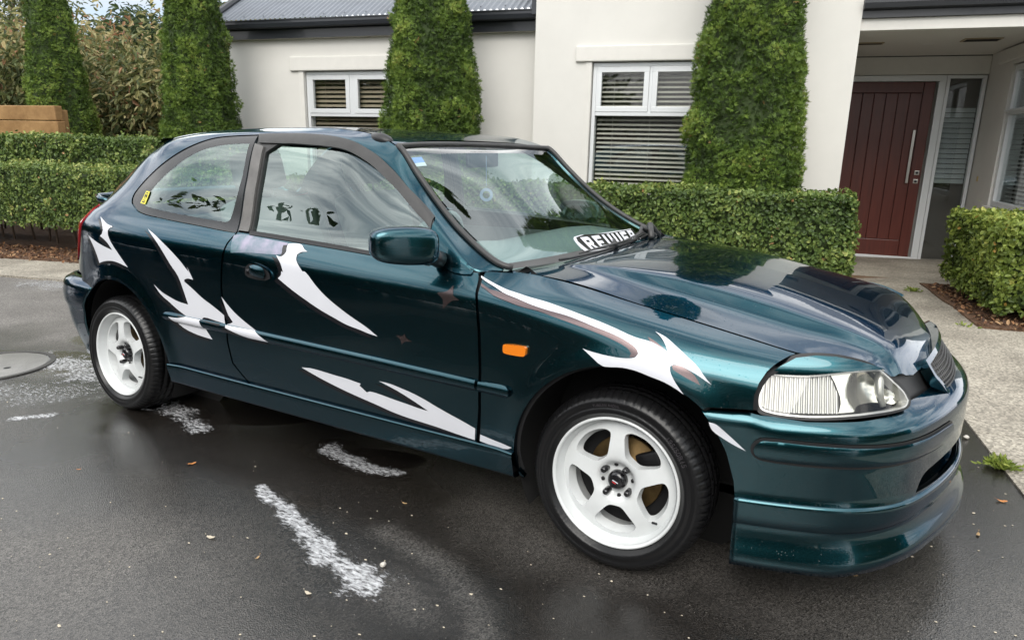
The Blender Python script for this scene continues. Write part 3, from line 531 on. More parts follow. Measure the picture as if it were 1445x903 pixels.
LH = leafmat('hedge_leaves', [(0, (0.036, 0.065, 0.016)), (.4, (0.091, 0.146, 0.034)), (.75, (0.195, 0.260, 0.065)), (.94, (0.351, 0.390, 0.117)), (1, (0.442, 0.260, 0.117))], .45, .25, .35)
LH2 = leafmat('bright_hedge_leaves', [(0, (0.046, 0.075, 0.014)), (.4, (0.138, 0.190, 0.032)), (.75, (0.253, 0.310, 0.063)), (.94, (0.414, 0.437, 0.115)), (1, (0.460, 0.276, 0.069))], .45, .28, .35)
LA = leafmat('autumn_leaves', [(0, (.045, .06, .022)), (.35, (.11, .14, .05)), (.6, (.22, .22, .085)), (.88, (.42, .36, .17)), (1, (.32, .17, .09))], .5, .3)
LG = leafmat('garden_tree_leaves', [(0, (.02, .035, .014)), (.5, (.05, .08, .028)), (1, (.11, .14, .05))], .5, .25)
BARK = mat('bark', (.07, .05, .035), .9, var=.4, vscale=20, bump=.6, bscale=30); CORE = mat('dark_foliage_core', (.035, .055, .016), .95, var=.4, vscale=9)
def conifer(name, a, b, z0, r1, taper, height, label, seed, n=15000, group='columnar conifers in front of the house', size=.046):
    g = np.random.default_rng(seed); root = empty(name, M=HM(a, b, 0), label=label, cat='tree', group=group)
    def rad(th, z):
        prof = r1 - taper * (z - 1.3); prof = np.where(z < .9, prof - .10 * (.9 - z), prof); top = np.clip((height - z) / 1.6, 0, 1) ** .6
        lob = 1 + .045 * np.sin(th * 3 + seed + z * .25) + .05 * np.sin(th * 5 + seed * 2.1 - z * .35) + .03 * np.sin(th * 9 + z * 1.2 + seed)
        return prof * top * lob
    z = z0 + (height - z0) * g.uniform(0, 1, n) ** 1.25; th = g.uniform(0, 2 * math.pi, n); R_ = rad(th, z)
    Q = np.stack([np.cos(th) * R_, np.sin(th) * R_, z], -1); cl = fbm(Q, 3.2, 3, seed); cl2 = fbm(Q, 9., 2, seed + 5)
    dep = g.uniform(0, 1, n) ** 1.6 * .09; R_ = R_ - dep + (cl - .5) * .16 + (cl2 - .5) * .10
    P = np.stack([np.cos(th) * R_, np.sin(th) * R_, z], -1); rd = np.stack([np.cos(th), np.sin(th), np.zeros(n)], -1)
    al = rd * g.uniform(.1, .8, n)[:, None] + np.array([0, 0, 1.]) * g.uniform(.3, 1.3, n)[:, None] + g.normal(0, .28, (n, 3)); Nn = rd * .6 + g.normal(0, .7, (n, 3)) + [0, 0, .25]
    V, F, k = sprays(P, Nn, size * g.uniform(.75, 1.3, n), g, al)
    tint = np.clip(.42 + (cl - .5) * 1.0 + (cl2 - .5) * .75 + g.normal(0, .13, n), 0, .93); tint[g.random(n) < .004] = 1
    mesh('crown', V, F, LC, root, False, tint=np.repeat(tint, k), kind='stuff')
    zz = np.linspace(z0 - .1, height - .4, 30); tt = np.linspace(0, 2 * math.pi, 25); C_ = np.stack([np.stack([np.cos(tt) * (rad(tt, q) * .86), np.sin(tt) * (rad(tt, q) * .86), np.full(25, q)], -1) for q in zz], 0)
    grid('foliage_core', C_, CORE, root); MB().tube([(0, 0, -.15), (.01, 0, z0 + .3), (0, .01, height * .6)], [.10, .085, .03], 10).build('trunk', BARK, root, True)  # opaque dark core added so the crown cannot be seen through
    return root
conifer('columnar_conifer', -.14, 7.40, .35, .535, .080, 5.7, 'tall dense green conifer in front of the bright gable wall, nearest the red door', 3, 56000)
conifer('columnar_conifer', -3.52, 7.42, .35, .555, .095, 3.95, 'tall dense dark green conifer rising behind the car roof, left of the gable wall corner', 11, 48000)
conifer('columnar_conifer', -6.76, 7.40, .6, .475, .100, 4.7, 'tall dense green conifer at the left end of the roof, covering the wall corner', 23, 40000)
conifer('columnar_conifer', -10.15, 8.2, .7, .46, .095, 5.0, 'tall dense green conifer beside the timber planter at the far left', 31, 30000)
conifer('columnar_conifer', -12.6, 8.4, .5, .52, .06, 2.3, 'low green conifer tip at the left edge above the timber planter', 41, 5000)
def hedge(name, a0, a1, b0, b1, z0, z1, label, seed, n, mt, size=.034, grp=None, wav=.05):
    g = np.random.default_rng(seed); root = empty(name, M=HM((a0 + a1) / 2, (b0 + b1) / 2, 0), label=label, cat='hedge');
    if grp: root['group'] = grp
    la, lb = (a1 - a0) / 2, (b1 - b0) / 2; hz = z1 - z0
    A = np.array([2 * la * hz, 2 * la * hz * .35, 4 * la * lb, 2 * lb * hz, 2 * lb * hz]); cnt = (n * A / A.sum()).astype(int); P = []; Nn = []
    for k, c in enumerate(cnt):
        u, v = g.uniform(-1, 1, c), g.uniform(-1, 1, c)
        if k < 2: s = -1 if k == 0 else 1; P.append(np.stack([u * la, np.full(c, s * lb), z0 + hz * (v + 1) / 2], -1)); Nn.append(np.tile([0, s, .15], (c, 1)))
        elif k == 2: P.append(np.stack([u * la, v * lb, np.full(c, z1)], -1)); Nn.append(np.tile([0, 0, 1.], (c, 1)))
        else: s = -1 if k == 3 else 1; P.append(np.stack([np.full(c, s * la), u * lb, z0 + hz * (v + 1) / 2], -1)); Nn.append(np.tile([s, 0, .15], (c, 1)))
    P = np.concatenate(P); Nn = np.concatenate(Nn).astype(float); m_ = len(P)
    # round the clipped edges
    q = np.stack([np.clip(np.abs(P[:, 0]) - la + .14, 0, 1) * np.sign(P[:, 0]), np.clip(np.abs(P[:, 1]) - lb + .12, 0, 1) * np.sign(P[:, 1]), np.clip(P[:, 2] - z1 + .09, 0, 1)], -1); ex = np.linalg.norm(q, axis=1); cut = np.where(ex > .13, ex - .13, 0); P -= q / (ex[:, None] + 1e-9) * cut[:, None]; Nn += q * 6
    W_ = P + [a0, b0, 0]; c1 = fbm(W_, 2.2, 3, seed); c2 = fbm(W_, 8., 2, seed + 3)
    Nn /= np.linalg.norm(Nn, axis=1)[:, None]
    P = P + Nn * ((c1 - .5) * wav * 2.4 + (c2 - .5) * wav * 1.6 - g.uniform(0, 1, m_) ** 1.5 * .07)[:, None]
    fl = g.random(m_) < .004; P[fl] += Nn[fl] * .05 + [0, 0, .03]
    V, F, k = leaves(P, Nn + g.normal(0, .55, (m_, 3)), size * g.uniform(.7, 1.35, m_), .62, .10, g, along=np.array([0, 0, .5]) + g.normal(0, 1, (m_, 3)))
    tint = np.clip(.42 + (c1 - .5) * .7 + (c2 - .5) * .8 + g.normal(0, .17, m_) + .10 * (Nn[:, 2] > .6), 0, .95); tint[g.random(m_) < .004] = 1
    mesh('foliage', V, F, mt, root, False, tint=np.repeat(tint, k), kind='stuff')
    d = .09; MB().box(-la + d, la - d, -lb + d, lb - d, z0 + .02, z1 - d, .06).build('foliage_core', CORE, root)  # opaque dark box added as a core behind the leaves
    st = MB()
    for x in np.arange(-la + .15, la - .1, .28): y = g.uniform(-lb * .4, lb * .4); st.tube([(x, y, -.08), (x + g.normal(0, .04), y, z0 + .12)], [.014, .01], 6)
    st.build('stem', BARK, root, True, kind='stuff')
    return root
hedge('box_hedge', -4.4, .90, 6.56, 7.12, .16, .90, 'clipped green hedge behind the bonnet, running along the gable wall to the door path', 5, 30000, LH, .036)
hedge('box_hedge', 1.76, 4.6, 5.96, 7.62, .12, .775, 'bright yellow green clipped hedge standing right of the door path', 6, 34000, LH2, .038)
hedge('box_hedge', -14.0, -4.6, 6.12, 6.78, .16, .885, 'lower clipped hedge in front at the left, behind the tail of the car', 7, 44000, LH, .036)
hedge('box_hedge', -14.0, -5.6, 6.95, 7.5, .3, 1.235, 'taller clipped hedge at the back left, rising over the lower hedge', 8, 32000, LH, .044)
# ---- trees behind the left hedges
def limb_tree(name, a, b, h, rx, label, seed, n, mt, cz, size, droop, trunk_r=.12, group=None, cat='tree', clus=60):
    g = np.random.default_rng(seed); root = empty(name, M=HM(a, b, 0), label=label, cat=cat)
    if group: root['group'] = group
    C_ = g.normal(0, 1, (clus, 3)); C_ /= np.linalg.norm(C_, axis=1)[:, None]; C_ *= (g.uniform(.35, 1, clus) ** .6)[:, None]; C_ = C_ * [rx, rx, (h - cz) ] + [0, 0, cz]; C_ = C_[C_[:, 2] > .5]
    i = g.integers(0, len(C_), n); P = C_[i] + g.normal(0, 1, (n, 3)) * [.34, .34, .22] * (rx / 1.8); cl = g.uniform(-.25, .25, len(C_))
    Nn = g.normal(0, .7, (n, 3)) + [0, 0, .8]; al = (P - C_[i]) * [1, 1, .3] * 2 + g.normal(0, .5, (n, 3)) + [0, 0, -droop]
    V, F, k = leaves(P, Nn, size * g.uniform(.7, 1.4, n), .36, .08, g, along=al, curl=.10)
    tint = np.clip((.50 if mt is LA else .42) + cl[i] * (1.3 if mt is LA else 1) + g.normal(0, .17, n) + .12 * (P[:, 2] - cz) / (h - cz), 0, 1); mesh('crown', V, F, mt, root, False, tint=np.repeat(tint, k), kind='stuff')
    t = MB().tube([(0, 0, -.3), (.05, 0, h * .25), (-.05, .05, h * .55), (0, 0, h * .85)], [trunk_r, trunk_r * .8, trunk_r * .5, trunk_r * .15], 10)
    for c in C_[:26]: s = np.array([0, 0, h * g.uniform(.2, .6)]); md = (s + c) / 2 + [0, 0, .15]; t.tube([s, md, c], [trunk_r * .4, trunk_r * .22, .012], 6)
    t.build('trunk', BARK, root, True); return root
limb_tree('dogwood_tree', -12.4, 10.6, 3.25, 2.0, 'autumn dogwood with tan drooping leaves at the far left behind the timber planter', 51, 20000, LA, 2.0, .125, 1.1, clus=90)
limb_tree('dogwood_tree', -9.4, 11.2, 3.5, 1.9, 'autumn dogwood with pale drooping leaf sprays between the two left conifers', 52, 22000, LA, 1.9, .125, 1.1, clus=90)
limb_tree('dogwood_tree', -16.3, 11.5, 5.2, 2.2, 'reddish autumn tree at the left picture edge behind everything', 53, 15000, LA, 2.8, .12, .8)
limb_tree('garden_tree', -18.0, 17.5, 4.9, 1.4, 'green leafy tree far behind, its top against the sky left of the second conifer', 54, 9000, LG, 3.2, .16, .2)
limb_tree('garden_tree', -10.8, 13.6, 3.9, 2.9, 'dark leafy shrub mass under the dogwoods behind the hedges', 55, 16000, LG, 1.5, .16, .3, clus=110)
limb_tree('garden_tree', -20.0, 15.0, 4.0, 3.0, 'broad green tree low behind the far left dogwood', 56, 12000, LG, 2.6, .18, .2)
# ---- timber planter at the far left
WOOD = mat('weathered_timber', (.20, .105, .035), .65, col2=(.36, .21, .085), vscale=3.5, bump=.3, bscale=25); WOOD.node_tree.nodes['Noise Texture'].inputs['Scale'].default_value = 5
pl_ = empty('timber_planter', M=HM(-10.42, 7.60, 0), label='weathered brown timber plank wall beside the far left conifer', cat='planter')
for z0, z1, dx in ((.2, .62, .02), (.63, 1.02, 0), (1.03, 1.44, .02), (1.448, 1.65, 0)): MB().box(-3, .98 + dx, -.06, .06, z0, z1, .012).build('plank', WOOD, pl_)
MB().box(.80, .92, .07, .19, -.1, 1.6, .01).build('post', WOOD, pl_)
# ================================================================ HOUSE
WALL = mat('white_render', (.65, .637, .60), .85, var=.035, vscale=2.2, bump=.22, bscale=140, bdist=.004)
PLAST = mat('cream_trim', (.66, .645, .605), .7, var=.03); ALU = mat('silver_white_aluminium', (.72, .74, .75), .38, metal=.25); DGREY = mat('charcoal_colorsteel', (.022, .025, .031), .38, coat=.2)
ROOFM = mat('grey_corrugated_steel', (.16, .175, .20), .42, metal=.3, var=.12, vscale=3); SLAT = mat('cream_blind_slat', (.62, .56, .48), .45); DSLAT = mat('timber_blind_slat', (.40, .31, .22), .5); ROOM = mat('dark_room', (.07, .06, .052), .9)
RED = mat('stained_cedar_door', (.078, .016, .011), .36, col2=(.122, .026, .017), vscale=3, coat=.25, coat_r=.25); STEEL = mat('brushed_steel', (.62, .60, .57), .3, metal=1); PANE = glass('house_glass', (.90, .93, .93), 1.7)
SOFF = mat('cream_soffit', (.62, .60, .55), .8); BRZ = mat('bronze_vent', (.36, .29, .18), .5); EDGE = mat('dark_gap', (.02, .02, .02), .9)
_r = RED.node_tree; _m = _r.nodes.new('ShaderNodeMapping'); _m.inputs['Scale'].default_value = (14, 14, .8); _n = _r.nodes['Noise Texture']; _r.links.new(_r.nodes['Texture Coordinate'].outputs['Object'], _m.inputs[0]); _r.links.new(_m.outputs[0], _n.inputs[0])
hs = empty('house', M=HM(0, 0, 0), label='white rendered house with grey corrugated roof, slatted window blinds and dark red front door', cat='house')
def hpart(name, boxes, m, par=None, bev=0, auto=None, **k):
    b = MB()
    for x in boxes: b.box(*x[:6], x[6] if len(x) > 6 else bev)
    return b.build(name, m, par or hs, auto=auto, **k)
GD, LD, DD = 8.0, 8.3, 10.3
# gable wall with a window opening (-1.83..-.52 , .45..2.17)
hpart('wall', [(-2.50, -1.83, GD, GD + .25, -.4, 3.25), (-.52, .84, GD, GD + .25, -.4, 3.25), (-1.83, -.52, GD, GD + .25, 2.17, 3.25), (-1.83, -.52, GD, GD + .25, -.4, .45), (.59, .84, GD + .25, DD + .1, -.4, 3.2), (-2.5, -2.25, GD + .25, LD + .3, -.4, 3.25)], WALL)
# left wall with its window opening
hpart('wall', [(-7.0, -5.81, LD, LD + .25, -.4, 2.60), (-3.95, -2.502, LD, LD + .25, -.4, 2.60), (-5.81, -3.95, LD, LD + .25, 2.145, 2.60), (-5.81, -3.95, LD, LD + .25, -.4, .45), (-7.0, -6.75, LD + .25, 13, -.4, 2.6)], WALL)
hpart('lintel', [(-2.015, -.30, GD - .035, GD - .001, 2.172, 2.335, .012)], PLAST); hpart('lintel', [(-6.01, -3.75, LD - .035, LD - .001, 2.147, 2.325, .012)], PLAST)
hpart('window_jamb', [(-1.90, -1.832, GD - .012, GD - .001, .40, 2.17)], PLAST); hpart('window_jamb', [(-5.885, -5.812, LD - .012, LD - .001, .40, 2.145)], PLAST)
def frame_mb(x0, x1, z0, z1, w, y0, y1, mb=None):
    mb = mb or MB()
    for q in ((x0, x1, y0, y1, z1 - w, z1), (x0, x1, y0, y1, z0, z0 + w), (x0, x0 + w, y0, y1, z0 + w, z1 - w), (x1 - w, x1, y0, y1, z0 + w, z1 - w)): mb.box(*q, .004)
    return mb
SL_ME = {}
def slats(par, x0, x1, y, z0, z1, pitch, m, tilt=30, w=.046):
    key = (round(x1 - x0, 3), m.name)
    if key not in SL_ME:
        b = MB(); n = 4; V = []
        L_ = x1 - x0
        for x in (0, L_):
            for k in range(n + 1): t = k / n - .5; V.append((x, t * w, .0035 * (1 - 4 * t * t)))
        F = [(k, k + 1, n + 2 + k, n + 1 + k) for k in range(n)]; V2 = [(x, y_, z_ - .003) for x, y_, z_ in V]; F2 = [tuple(i + len(V) for i in f[::-1]) for f in F]; b.add(V + V2, F + F2)
        o = b.build('slat', m, None, True); SL_ME[key] = o.data; bpy.data.objects.remove(o)
    z = z0
    while z < z1:
        o = link('slat', SL_ME[key], par); o.location = (x0, y, z); o.rotation_euler = (R(tilt) + random.gauss(0, .012), random.gauss(0, .0012), 0); z += pitch
    for x in np.arange(x0 + .18, x1, .42): MB().tube([(x, y - .026, z0 - .05), (x, y - .026, z1)], .0018, 4).build('blind_cord', m, par)
def casement(par, x0, x1, z0, z1, y):
    s = frame_mb(x0, x1, z0, z1, .058, y - .03, y + .02).build('sash', ALU, par);
    MB().box(x0 + .056, x1 - .056, y - .004, y + .002, z0 + .056, z1 - .056).build('pane', PANE, par); return s
# gable window
wy = GD + .10
w_ = frame_mb(-1.822, -.53, .46, 2.162, .04, wy - .06, wy + .05).box(-1.78, -.57, wy - .058, wy + .05, 1.600, 1.640, .003).box(-1.192, -1.160, wy - .056, wy + .05, 1.64, 2.122, .003).build('window', ALU, hs)
casement(w_, -1.780, -1.193, 1.642, 2.120, wy - .035); casement(w_, -1.159, -.572, 1.642, 2.120, wy - .035)
MB().box(-1.78, -.57, wy - .006, wy, .50, 1.60).build('pane', PANE, w_); slats(w_, -1.77, -.58, wy + .055, .50, 2.10, .0505, SLAT)
hpart('room', [(-1.82, -.53, wy + .55, wy + .57, .4, 2.2), (-1.84, -1.82, wy + .06, wy + .56, .4, 2.2), (-.53, -.51, wy + .06, wy + .56, .4, 2.2), (-1.83, -.52, wy + .06, wy + .56, 2.19, 2.21), (-1.83, -.52, wy + .06, wy + .56, .40, .42)], ROOM)
# left window
wy = LD + .10
w_ = frame_mb(-5.802, -3.96, .46, 2.137, .04, wy - .06, wy + .05).box(-5.76, -4.0, wy - .058, wy + .05, 1.572, 1.612, .003).box(-5.146, -5.080, wy - .056, wy + .05, 1.612, 2.097, .003).box(-4.53, -4.47, wy - .056, wy + .05, 1.612, 2.097, .003).build('window', ALU, hs)
for x0, x1 in ((-5.76, -5.147), (-5.079, -4.531), (-4.469, -4.0)): casement(w_, x0, x1, 1.614, 2.095, wy - .035)
MB().box(-5.76, -4.0, wy - .006, wy, .50, 1.572).build('pane', PANE, w_); slats(w_, -5.75, -4.01, wy + .055, .50, 2.08, .058, DSLAT, 48)
hpart('room', [(-5.80, -3.96, wy + .55, wy + .57, .4, 2.2), (-5.83, -5.805, wy + .06, wy + .56, .4, 2.2), (-3.955, -3.93, wy + .06, wy + .56, .4, 2.2), (-5.81, -3.95, wy + .06, wy + .56, 2.16, 2.18), (-5.81, -3.95, wy + .06, wy + .56, .40, .42)], ROOM)
# left roof: corrugated sheet, gutter, fascia
ge = LD - .16
nx = 57 * 8; xs = np.linspace(-7.06, -2.505, nx); cor = .011 * np.cos((xs + 7.06) / .0765 * 2 * math.pi); yr = np.linspace(0, 1, 12)
RG_ = np.stack([np.stack([xs, np.full(nx, ge - .045 + 4.2 * t), 2.765 + 2.55 * t + cor], -1) for t in yr], 0); roofo = grid('roof', RG_, ROOFM, hs)
sc_ = MB()
for i in range(2, 57, 4):
    x = -7.06 + i * .0765
    for t in (.016, .3): sc_.lathe([(0, .012), (.008, .010), (.010, 0)], 8, 'z', (x, ge - .045 + 4.2 * t, 2.765 + 2.55 * t + .012))
sc_.build('roof_screws', ROOFM, roofo, True, kind='stuff')
def gutter_prof(): return [(.10, 0.0), (.10, -.085), (.03, -.095), (-.02, -.085), (-.035, -.04), (-.035, -.012), (-.045, -.006), (-.045, .006), (-.028, .008), (-.028, -.01), (.0, -.07), (.09, -.07)]
def extr(prof, x0, x1, y, z, name, m, par):
    b = MB(); n = len(prof); V = [(x, y + p, z + q) for x in (x0, x1) for p, q in prof]; b.add(V, [(k, (k + 1) % n, n + (k + 1) % n, n + k) for k in range(n)] + [tuple(range(n))[::-1], tuple(range(n, 2 * n))]); return b.build(name, m, par)
extr(gutter_prof(), -7.05, -2.503, ge - .03, 2.752, 'gutter', DGREY, hs); hpart('fascia', [(-7.03, -2.504, ge + .065, ge + .09, 2.545, 2.74)], DGREY); hpart('soffit', [(-7.02, -2.503, ge + .091, LD - .001, 2.548, 2.562)], SOFF)
hpart('gutter_bracket', [(-2.56, -2.502, GD + .02, GD + .06, 2.69, 2.90)], DGREY)
hpart('ridge_flashing', [(-7.13, -7.04, ge - .05, ge + .02, 2.72, 2.80)], DGREY)
b = MB(); b.tube([(-7.10, ge - .06, 2.79), (-7.10, ge + 4.1, 5.33)], .05, 8).build('barge_flashing', DGREY, hs)
# gable roof over the front room (out of view above)
MB().add([(-2.65, GD - .12, 3.24), (.95, GD - .12, 3.24), (.95, 13, 4.4), (-2.65, 13, 4.4), (-2.65, GD - .12, 3.34), (.95, GD - .12, 3.34), (.95, 13, 4.5), (-2.65, 13, 4.5)], [(0, 1, 2, 3), (4, 5, 6, 7), (0, 1, 5, 4), (1, 2, 6, 5), (2, 3, 7, 6), (3, 0, 4, 7)]).build('roof', ROOFM, hs)
# entry: soffit, beam, gutter, header, door wall
hpart('entry_soffit', [(.842, 5.2, 8.16, DD + .05, 2.435, 2.46)], SOFF)
hpart('entry_beam', [(.842, 5.2, 8.06, 8.158, 2.428, 2.538, .004)], PLAST); hpart('fascia', [(.843, 5.2, 8.02, 8.10, 2.539, 2.76)], DGREY); extr(gutter_prof(), .843, 5.2, 7.96, 2.70, 'gutter', DGREY, hs)
xs = np.linspace(.86, 5.2, 57 * 8); cor = .011 * np.cos(xs / .0765 * 2 * math.pi); grid('roof', np.stack([np.stack([xs, np.full(len(xs), 7.93 + 3 * t), 2.775 + 1.5 * t + cor], -1) for t in yr], 0), ROOFM, hs)
hpart('entry_header', [(.842, 2.568, DD - .05, DD + .02, 2.212, 2.434, .004)], PLAST)
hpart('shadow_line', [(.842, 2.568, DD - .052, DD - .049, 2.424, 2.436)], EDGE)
hpart('wall', [(.60, 5.2, DD + .13, DD + .3, -.4, 3.0)], WALL)
for a0, a1, b0, b1 in ((.92, 1.20, 8.95, 9.09), (1.93, 2.28, 8.80, 9.02)): hpart('soffit_vent', [(a0, a1, b0, b1, 2.424, 2.4345, .003)], BRZ); hpart('vent_louvre', [(a0 + .02, a1 - .02, b0 + .02 + k * .028, b0 + .032 + k * .028, 2.4205, 2.4238) for k in range(int((b1 - b0 - .04) / .028))], EDGE)
hpart('soffit_light', [(1.62, 1.72, 9.15, 9.25, 2.432, 2.4345)], PLAST)
# front door
dfm = frame_mb(.86, 2.125, -.13, 2.205, .07, DD - .06, DD + .02).box(2.045, 2.075, DD - .064, DD - .058, -.06, 2.13).build('door_frame', ALU, hs)
dr = hpart('front_door', [(.935, 2.02, DD + .002, DD + .03, -.07, 2.132)], EDGE)
def plank(x0, x1, z0, z1): MB().box(x0, x1, DD - .028, DD - .001, z0, z1, .006).build('plank', RED, dr)
plank(.938, 1.072, -.068, 2.13); plank(1.896, 2.018, -.068, 2.13); plank(1.076, 1.892, 2.0, 2.13); plank(1.076, 1.892, -.068, .150)
e_ = np.linspace(1.076, 1.892, 7)
for x0, x1 in zip(e_[:-1], e_[1:]): plank(x0 + .002, x1 - .002, .154, 1.996)
hpart('door_handle', [(1.84, 1.872, DD - .085, DD - .065, .89, 1.55, .004), (1.848, 1.864, DD - .066, DD - .02, .98, 1.0), (1.848, 1.864, DD - .066, DD - .02, 1.44, 1.46)], STEEL, dr)
for z in (1.022, .915): lk = hpart('door_lock', [(1.938, 1.994, DD - .036, DD - .027, z - .027, z + .027, .003)], STEEL, dr); MB().lathe([(0, -.008), (.014, -.007), (.016, 0)], 14, 'y', (1.966, DD - .036, z)).build('lock_cylinder', DGREY, dr, True)
# side light
sl_ = frame_mb(2.128, 2.556, -.13, 2.205, .038, DD - .06, DD + .02).build('side_light', ALU, hs); MB().box(2.164, 2.52, DD - .012, DD - .004, -.09, 2.168).build('pane', PANE, sl_)
slats(sl_, 2.17, 2.515, DD + .05, .93, 1.80, .062, mat('pale_roller_slat', (.50, .52, .52), .5), 66, .058)
hpart('room', [(2.1, 2.6, DD + .115, DD + .128, -.1, 2.2)], ROOM)
hpart('door_step', [(.842, 2.568, DD - .10, DD + .02, -.3, -.132)], mat('grey_step', (.30, .28, .25), .8, var=.1))
# right return wall with its window
RA = 2.57
hpart('wall', [(RA, RA + .22, 9.40, DD + .13, -.4, 3.0), (RA, RA + .22, 6.8, 7.95, -.4, 2.43), (RA, RA + .22, 7.95, 9.40, 2.24, 2.43), (RA, RA + .22, 7.95, 9.40, -.4, .66)], WALL)
hpart('lintel', [(RA - .045, RA - .001, 7.6, 9.82, 2.275, 2.412, .008)], PLAST); hpart('window_sill', [(RA - .05, RA - .001, 7.9, 9.45, .62, .70, .006)], PLAST)
def frame_y(y0, y1, z0, z1, w, x0, x1, mb=None):
    mb = mb or MB()
    for q in ((x0, x1, y0, y1, z1 - w, z1), (x0, x1, y0, y1, z0, z0 + w), (x0, x1, y0, y0 + w, z0 + w, z1 - w), (x0, x1, y1 - w, y1, z0 + w, z1 - w)): mb.box(*q, .004)
    return mb
wr = frame_y(7.96, 9.38, .70, 2.225, .06, RA + .02, RA + .10).box(RA + .015, RA + .10, 8.02, 9.32, 1.70, 1.76, .003).box(RA - .02, RA + .02, 7.97, 9.37, 1.735, 1.745).box(RA + .015, RA + .10, 8.62, 8.68, 1.76, 2.165, .003).build('window', ALU, hs)
MB().box(RA + .055, RA + .06, 8.02, 9.32, .76, 1.70).build('pane', PANE, wr); MB().box(RA + .045, RA + .05, 8.02, 9.32, 1.76, 2.165).build('pane', PANE, wr)
b = MB(); SLW = mat('white_blind_slat', (.72, .71, .68), .5)
nm = None
for z in np.arange(.78, 2.16, .045):
    if nm is None: o = MB().box(-.020, .020, -.64, .64, -.0015, .0015).build('slat', SLW, wr); nm = o.data
    else: o = link('slat', nm, wr)
    o.location = (RA + .14, 8.67, z); o.rotation_euler = (0, R(-24), 0)
hpart('room', [(RA + .215, RA + .225, 7.96, 9.39, .6, 2.3)], ROOM)
hpart('door_bell', [(RA - .012, RA - .001, 9.93, 9.97, .95, 1.01, .004)], mat('brass', (.6, .45, .2), .35, metal=.8))
# ================================================================ NEIGHBOURS ACROSS THE DRIVE (house and trees reflected; fence and hedge added to darken reflections)
nh = empty('neighbour_house', (1.0, -16.5, 0), label='grey gabled neighbour house reflected in the gable window', cat='house')
NM = mat('grey_weatherboard', (.34, .33, .31), .8, var=.05); b = MB().box(-6, 6, -4, 4, -.2, 2.6); b.build('wall', NM, nh)
MB().add([(-6.5, 4.5, 2.5), (6.5, 4.5, 2.5), (6.5, -4.5, 2.5), (-6.5, -4.5, 2.5), (-6.5, 0, 5.0), (6.5, 0, 5.0)], [(0, 1, 5, 4), (2, 3, 4, 5), (0, 4, 3), (1, 2, 5)]).build('roof', DGREY, nh)
MB().box(-3.5, -1.5, 3.98, 4.03, .9, 2.1).box(1.5, 4, 3.98, 4.03, .9, 2.1).build('window', PANE, nh)
fn_ = empty('reflection_fence', (-6, -8.0, 0), label='unseen dark timber fence added across the drive to darken reflections', cat='fence')  # unseen fence, added to darken what the wet ground and door reflect
pm = MB().box(-.07, .07, -.01, .01, 0, 1.7).build('paling', mat('dark_paling', (.07, .055, .045), .8, var=.2), fn_)
pm.location = (-12, 0, 0)
for i in range(1, 110): o = link('paling', pm.data, fn_); o.location = (-12 + i * .15, 0, random.uniform(-.01, .01))
for i, (x, y, h, rx, ad) in enumerate(((-4.6, -10.5, 3.7, 2.6, 'broad'), (-8.8, -9.8, 3.9, 3.0, 'rounded'), (-13.2, -9.0, 4.0, 3.2, 'tall'), (-17.5, -5.6, 4.0, 3.0, 'wide'), (-19.5, -.8, 4.2, 2.4, 'low bushy'), (8.5, -11, 4.6, 3.0, 'loose'), (4.6, -9.5, 3.6, 1.6, 'small'))):
    t = limb_tree('garden_tree', 0, 0, h, rx, ad + ' green tree across the drive, seen only as a dark reflection', 70 + i, 7000, LG, h * .5, .34, .2); t.matrix_world = Matrix.Translation((x, y, 0))
hedge('reflection_hedge', 9.0, 15.0, -4.0, -3.0, 0, 1.9, 'unseen tall hedge added beyond the right side of the drive to darken the bumper reflections', 61, 9000, LH, .07)  # unseen hedge, added to darken the reflections in the bumper front
hg = [o for o in bpy.data.objects if o.name.startswith('reflection_hedge')][0]; hg.matrix_world = Matrix.Translation((6.6, -1.5, 0)) @ Matrix.Rotation(R(90), 4, 'Z')
